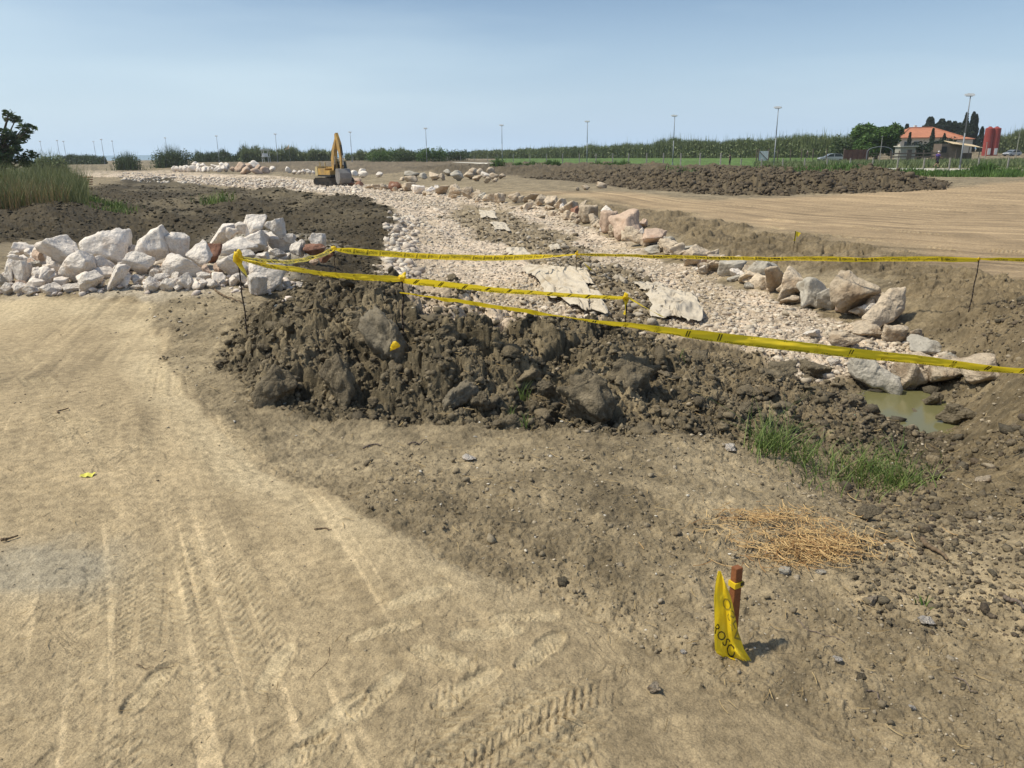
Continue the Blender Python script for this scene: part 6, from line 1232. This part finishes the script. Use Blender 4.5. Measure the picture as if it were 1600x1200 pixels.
# hanging tape: outline traced in the photo, laid as a folded sheet in front of the stake
def curve_pts(L, n):
    L = np.array(L, float); k = np.linspace(0, 1, len(L)); s = np.linspace(0, 1, n); return np.stack([np.interp(s, k, L[:, j]) for j in range(2)], -1)
n = 60; m_ = 34
Lf = curve_pts([(1122, 892), (1119, 905), (1117, 918), (1115.5, 935), (1116, 955), (1116.5, 975), (1116, 995), (1117, 1015), (1120, 1021), (1132, 1028), (1148, 1033)], n)
Rt = curve_pts([(1126, 892), (1131, 905), (1136, 918), (1141, 930), (1145, 945), (1149, 965), (1153, 985), (1159, 1003), (1163, 1015), (1170, 1026), (1174, 1033)], n)
V = []
def flagP(i, v):
    a = Lf[i]; b = Rt[i]; ti = i/(n-1); p = a*(1-v)+b*v
    fold = .016*ti**.5*math.sin(v*7.5+1.2+ti*1.5)+.010*math.sin(v*15+ti*5)*ti+.005*math.sin(ti*19+v*5)
    Yp = sty-.028-.02*ti-fold-.02*ti*v
    q = at_Y(p[0], p[1], Yp); return Vector(q)
o0 = Vector((stx, sty, gz(stx, sty)))
MW = (Matrix.Translation(o0) @ Matrix.Rotation(math.radians(28), 4, 'Z')).inverted()
for i in range(n):
    for j in range(m_): V.append(MW @ flagP(i, j/(m_-1)))
idx = np.arange(n*m_).reshape(n, m_); F = np.stack([idx[:-1, :-1].ravel(), idx[:-1, 1:].ravel(), idx[1:, 1:].ravel(), idx[1:, :-1].ravel()], 1)
F = F[~((F[:, 0] // m_ > n-4) & ((np.sin((F[:, 0] % m_)*1.3) > .2)))]
fl = link('hanging_tape', mesh_np('hanging_tape', np.array([tuple(v) for v in V]), F, True), MAT['tape'], t)
def flag_text(word, c0, c1, size, mir=False, mat='ink', off=.0022):
    """letters laid along a line in photo pixels, wrapped on the tape surface"""
    tv, tf = text_mesh(word); wd = tv[:, 0].max(); d = np.array(c1, float)-c0; L = np.hypot(*d); d /= L; nn = np.array([-d[1], d[0]]); out = []
    for x, y in tv:
        if mir: y = 1-y
        p = np.array(c0)+d*(x/wd*L)-nn*(y-.5)*size
        ti = np.clip(np.interp(p[1], Lf[:, 1], np.arange(n)), 0, n-1); i0 = int(min(ti, n-2)); f = ti-i0; xl = Lf[i0, 0]*(1-f)+Lf[i0+1, 0]*f; xr = Rt[i0, 0]*(1-f)+Rt[i0+1, 0]*f; v = np.clip((p[0]-xl)/(xr-xl), 0, 1)
        q = flagP(i0, v)*(1-f)+flagP(i0+1, v)*f; dq = Vector((0, -off, 0))
        out.append(tuple(MW @ (q+dq)))
    return link('lettering', mesh_np('lettering', np.array(out), tf), MAT[mat], fl)
MAT['ink_faint'] = paint('print_seen_through', (.36, .26, .02), .6)
flag_text('ROSO', (1116.5, 978), (1146, 1027), 11.5)
flag_text('OSEA', (1132, 938), (1156, 1014), 11.5, True, 'ink_faint')
# ------------------------------------------------------------------ litter, sticks
lp = hit(138, 746); n = 7; V = []
for i in range(n):
    for j in range(n): V.append((.0085*(i-3)*1.3, .0085*(j-3), .006+.005*math.sin(i*1.9+j*.7)+.003*random.random()))
F = [(i*n+j, i*n+j+1, (i+1)*n+j+1, (i+1)*n+j) for i in range(n-1) for j in range(n-1)]
tag(link('paper_scrap', mesh_np('paper_scrap', np.array(V), np.array(F)), MAT['litter'], None, (lp[0], lp[1], gz(lp[0], lp[1]))), 'small crumpled yellow scrap lying on the sandy track', 'litter')
def stick(a, b, r, label, mat='stick', lift=.5, name='stick'):
    A = hit(*a); B = hit(*b); P = []; o = Vector((A[0], A[1], gz(A[0], A[1])))
    for k in range(9):
        s = k/8; x = A[0]*(1-s)+B[0]*s; y = A[1]*(1-s)+B[1]*s; P.append(Vector((x+.012*math.sin(s*7+a[0]), y+.012*math.cos(s*5+a[0]), gz(x, y)+r*(1+lift)))-o)
    ob = MB().tube(P, [r*(1-.5*k/8) for k in range(9)], 6).build(name, MAT[mat], None, True); ob.location = o; tag(ob, label, 'stick', 'sticks lying on the ground')
stick((335, 456), (380, 476), .014, 'thick dark stick behind the front rod'); stick((90, 649), (105, 641), .007, 'short pale stick on the sandy track'); stick((0, 850), (26, 841), .008, 'dark stick at the left edge of the track'); stick((1568, 938), (1600, 960), .010, 'pale twig at the right edge', 'timber')
stick((1435, 852), (1480, 882), .013, 'dark root lying on the right dirt'); stick((1356, 1083), (1380, 1090), .003, 'thin pale twig near the bottom right', 'timber'); stick((495, 832), (522, 830), .004, 'curled twig in the middle of the track'); stick((208, 1046), (265, 1043), .0017, 'long thin twig pressed in the track'); stick((570, 700), (600, 695), .007, 'flat twig below the dark mound', 'timber'); stick((640, 695), (668, 690), .006, 'pale twig right of the flat one', 'timber'); stick((1495, 1065), (1525, 1085), .003, 'fine straight twig right of the stake', 'timber')
stick((1360, 720), (1400, 690), .006, 'thin bent stem beside the green patch', 'timber'); stick((1280, 655), (1290, 690), .005, 'grey stem on the berm', 'timber')
stick((520, 1010), (488, 1060), .0012, 'curved fine root across the footprints'); stick((1240, 970), (1320, 1010), .0025, 'dry stalk right of the stake', 'timber')
# dark flattened debris
for bx, l in [((1496, 1072, 1512, 1080), 'little black scrap near the bottom right corner'), ((1334, 1056, 1352, 1064), 'little black scrap right of the white sliver')]:
    rock(bx, 'clod', l, 'little dark scraps', 'c', name='scrap', cat='scrap')
print('all done', len(COL.objects), [o['label'] for o in COL.objects if 'label' in o and len(o['label'].split()) > 16])
# ------------------------------------------------------------------ air: thin haze over the plain
hz = MB(); hz.box((0, 190, 12.5), (900, 620, 45)); hm = bpy.data.materials.new('haze_air'); hm.use_nodes = True; hn = hm.node_tree; hn.nodes.clear()
ho = hn.nodes.new('ShaderNodeOutputMaterial'); hv = hn.nodes.new('ShaderNodeVolumePrincipled'); hv.inputs['Color'].default_value = (.97, .985, 1.0, 1); hv.inputs['Density'].default_value = .00025; hv.inputs['Anisotropy'].default_value = .3; hn.links.new(hv.outputs[0], ho.inputs['Volume'])
tag(hz.build('haze', hm), kind='stuff')
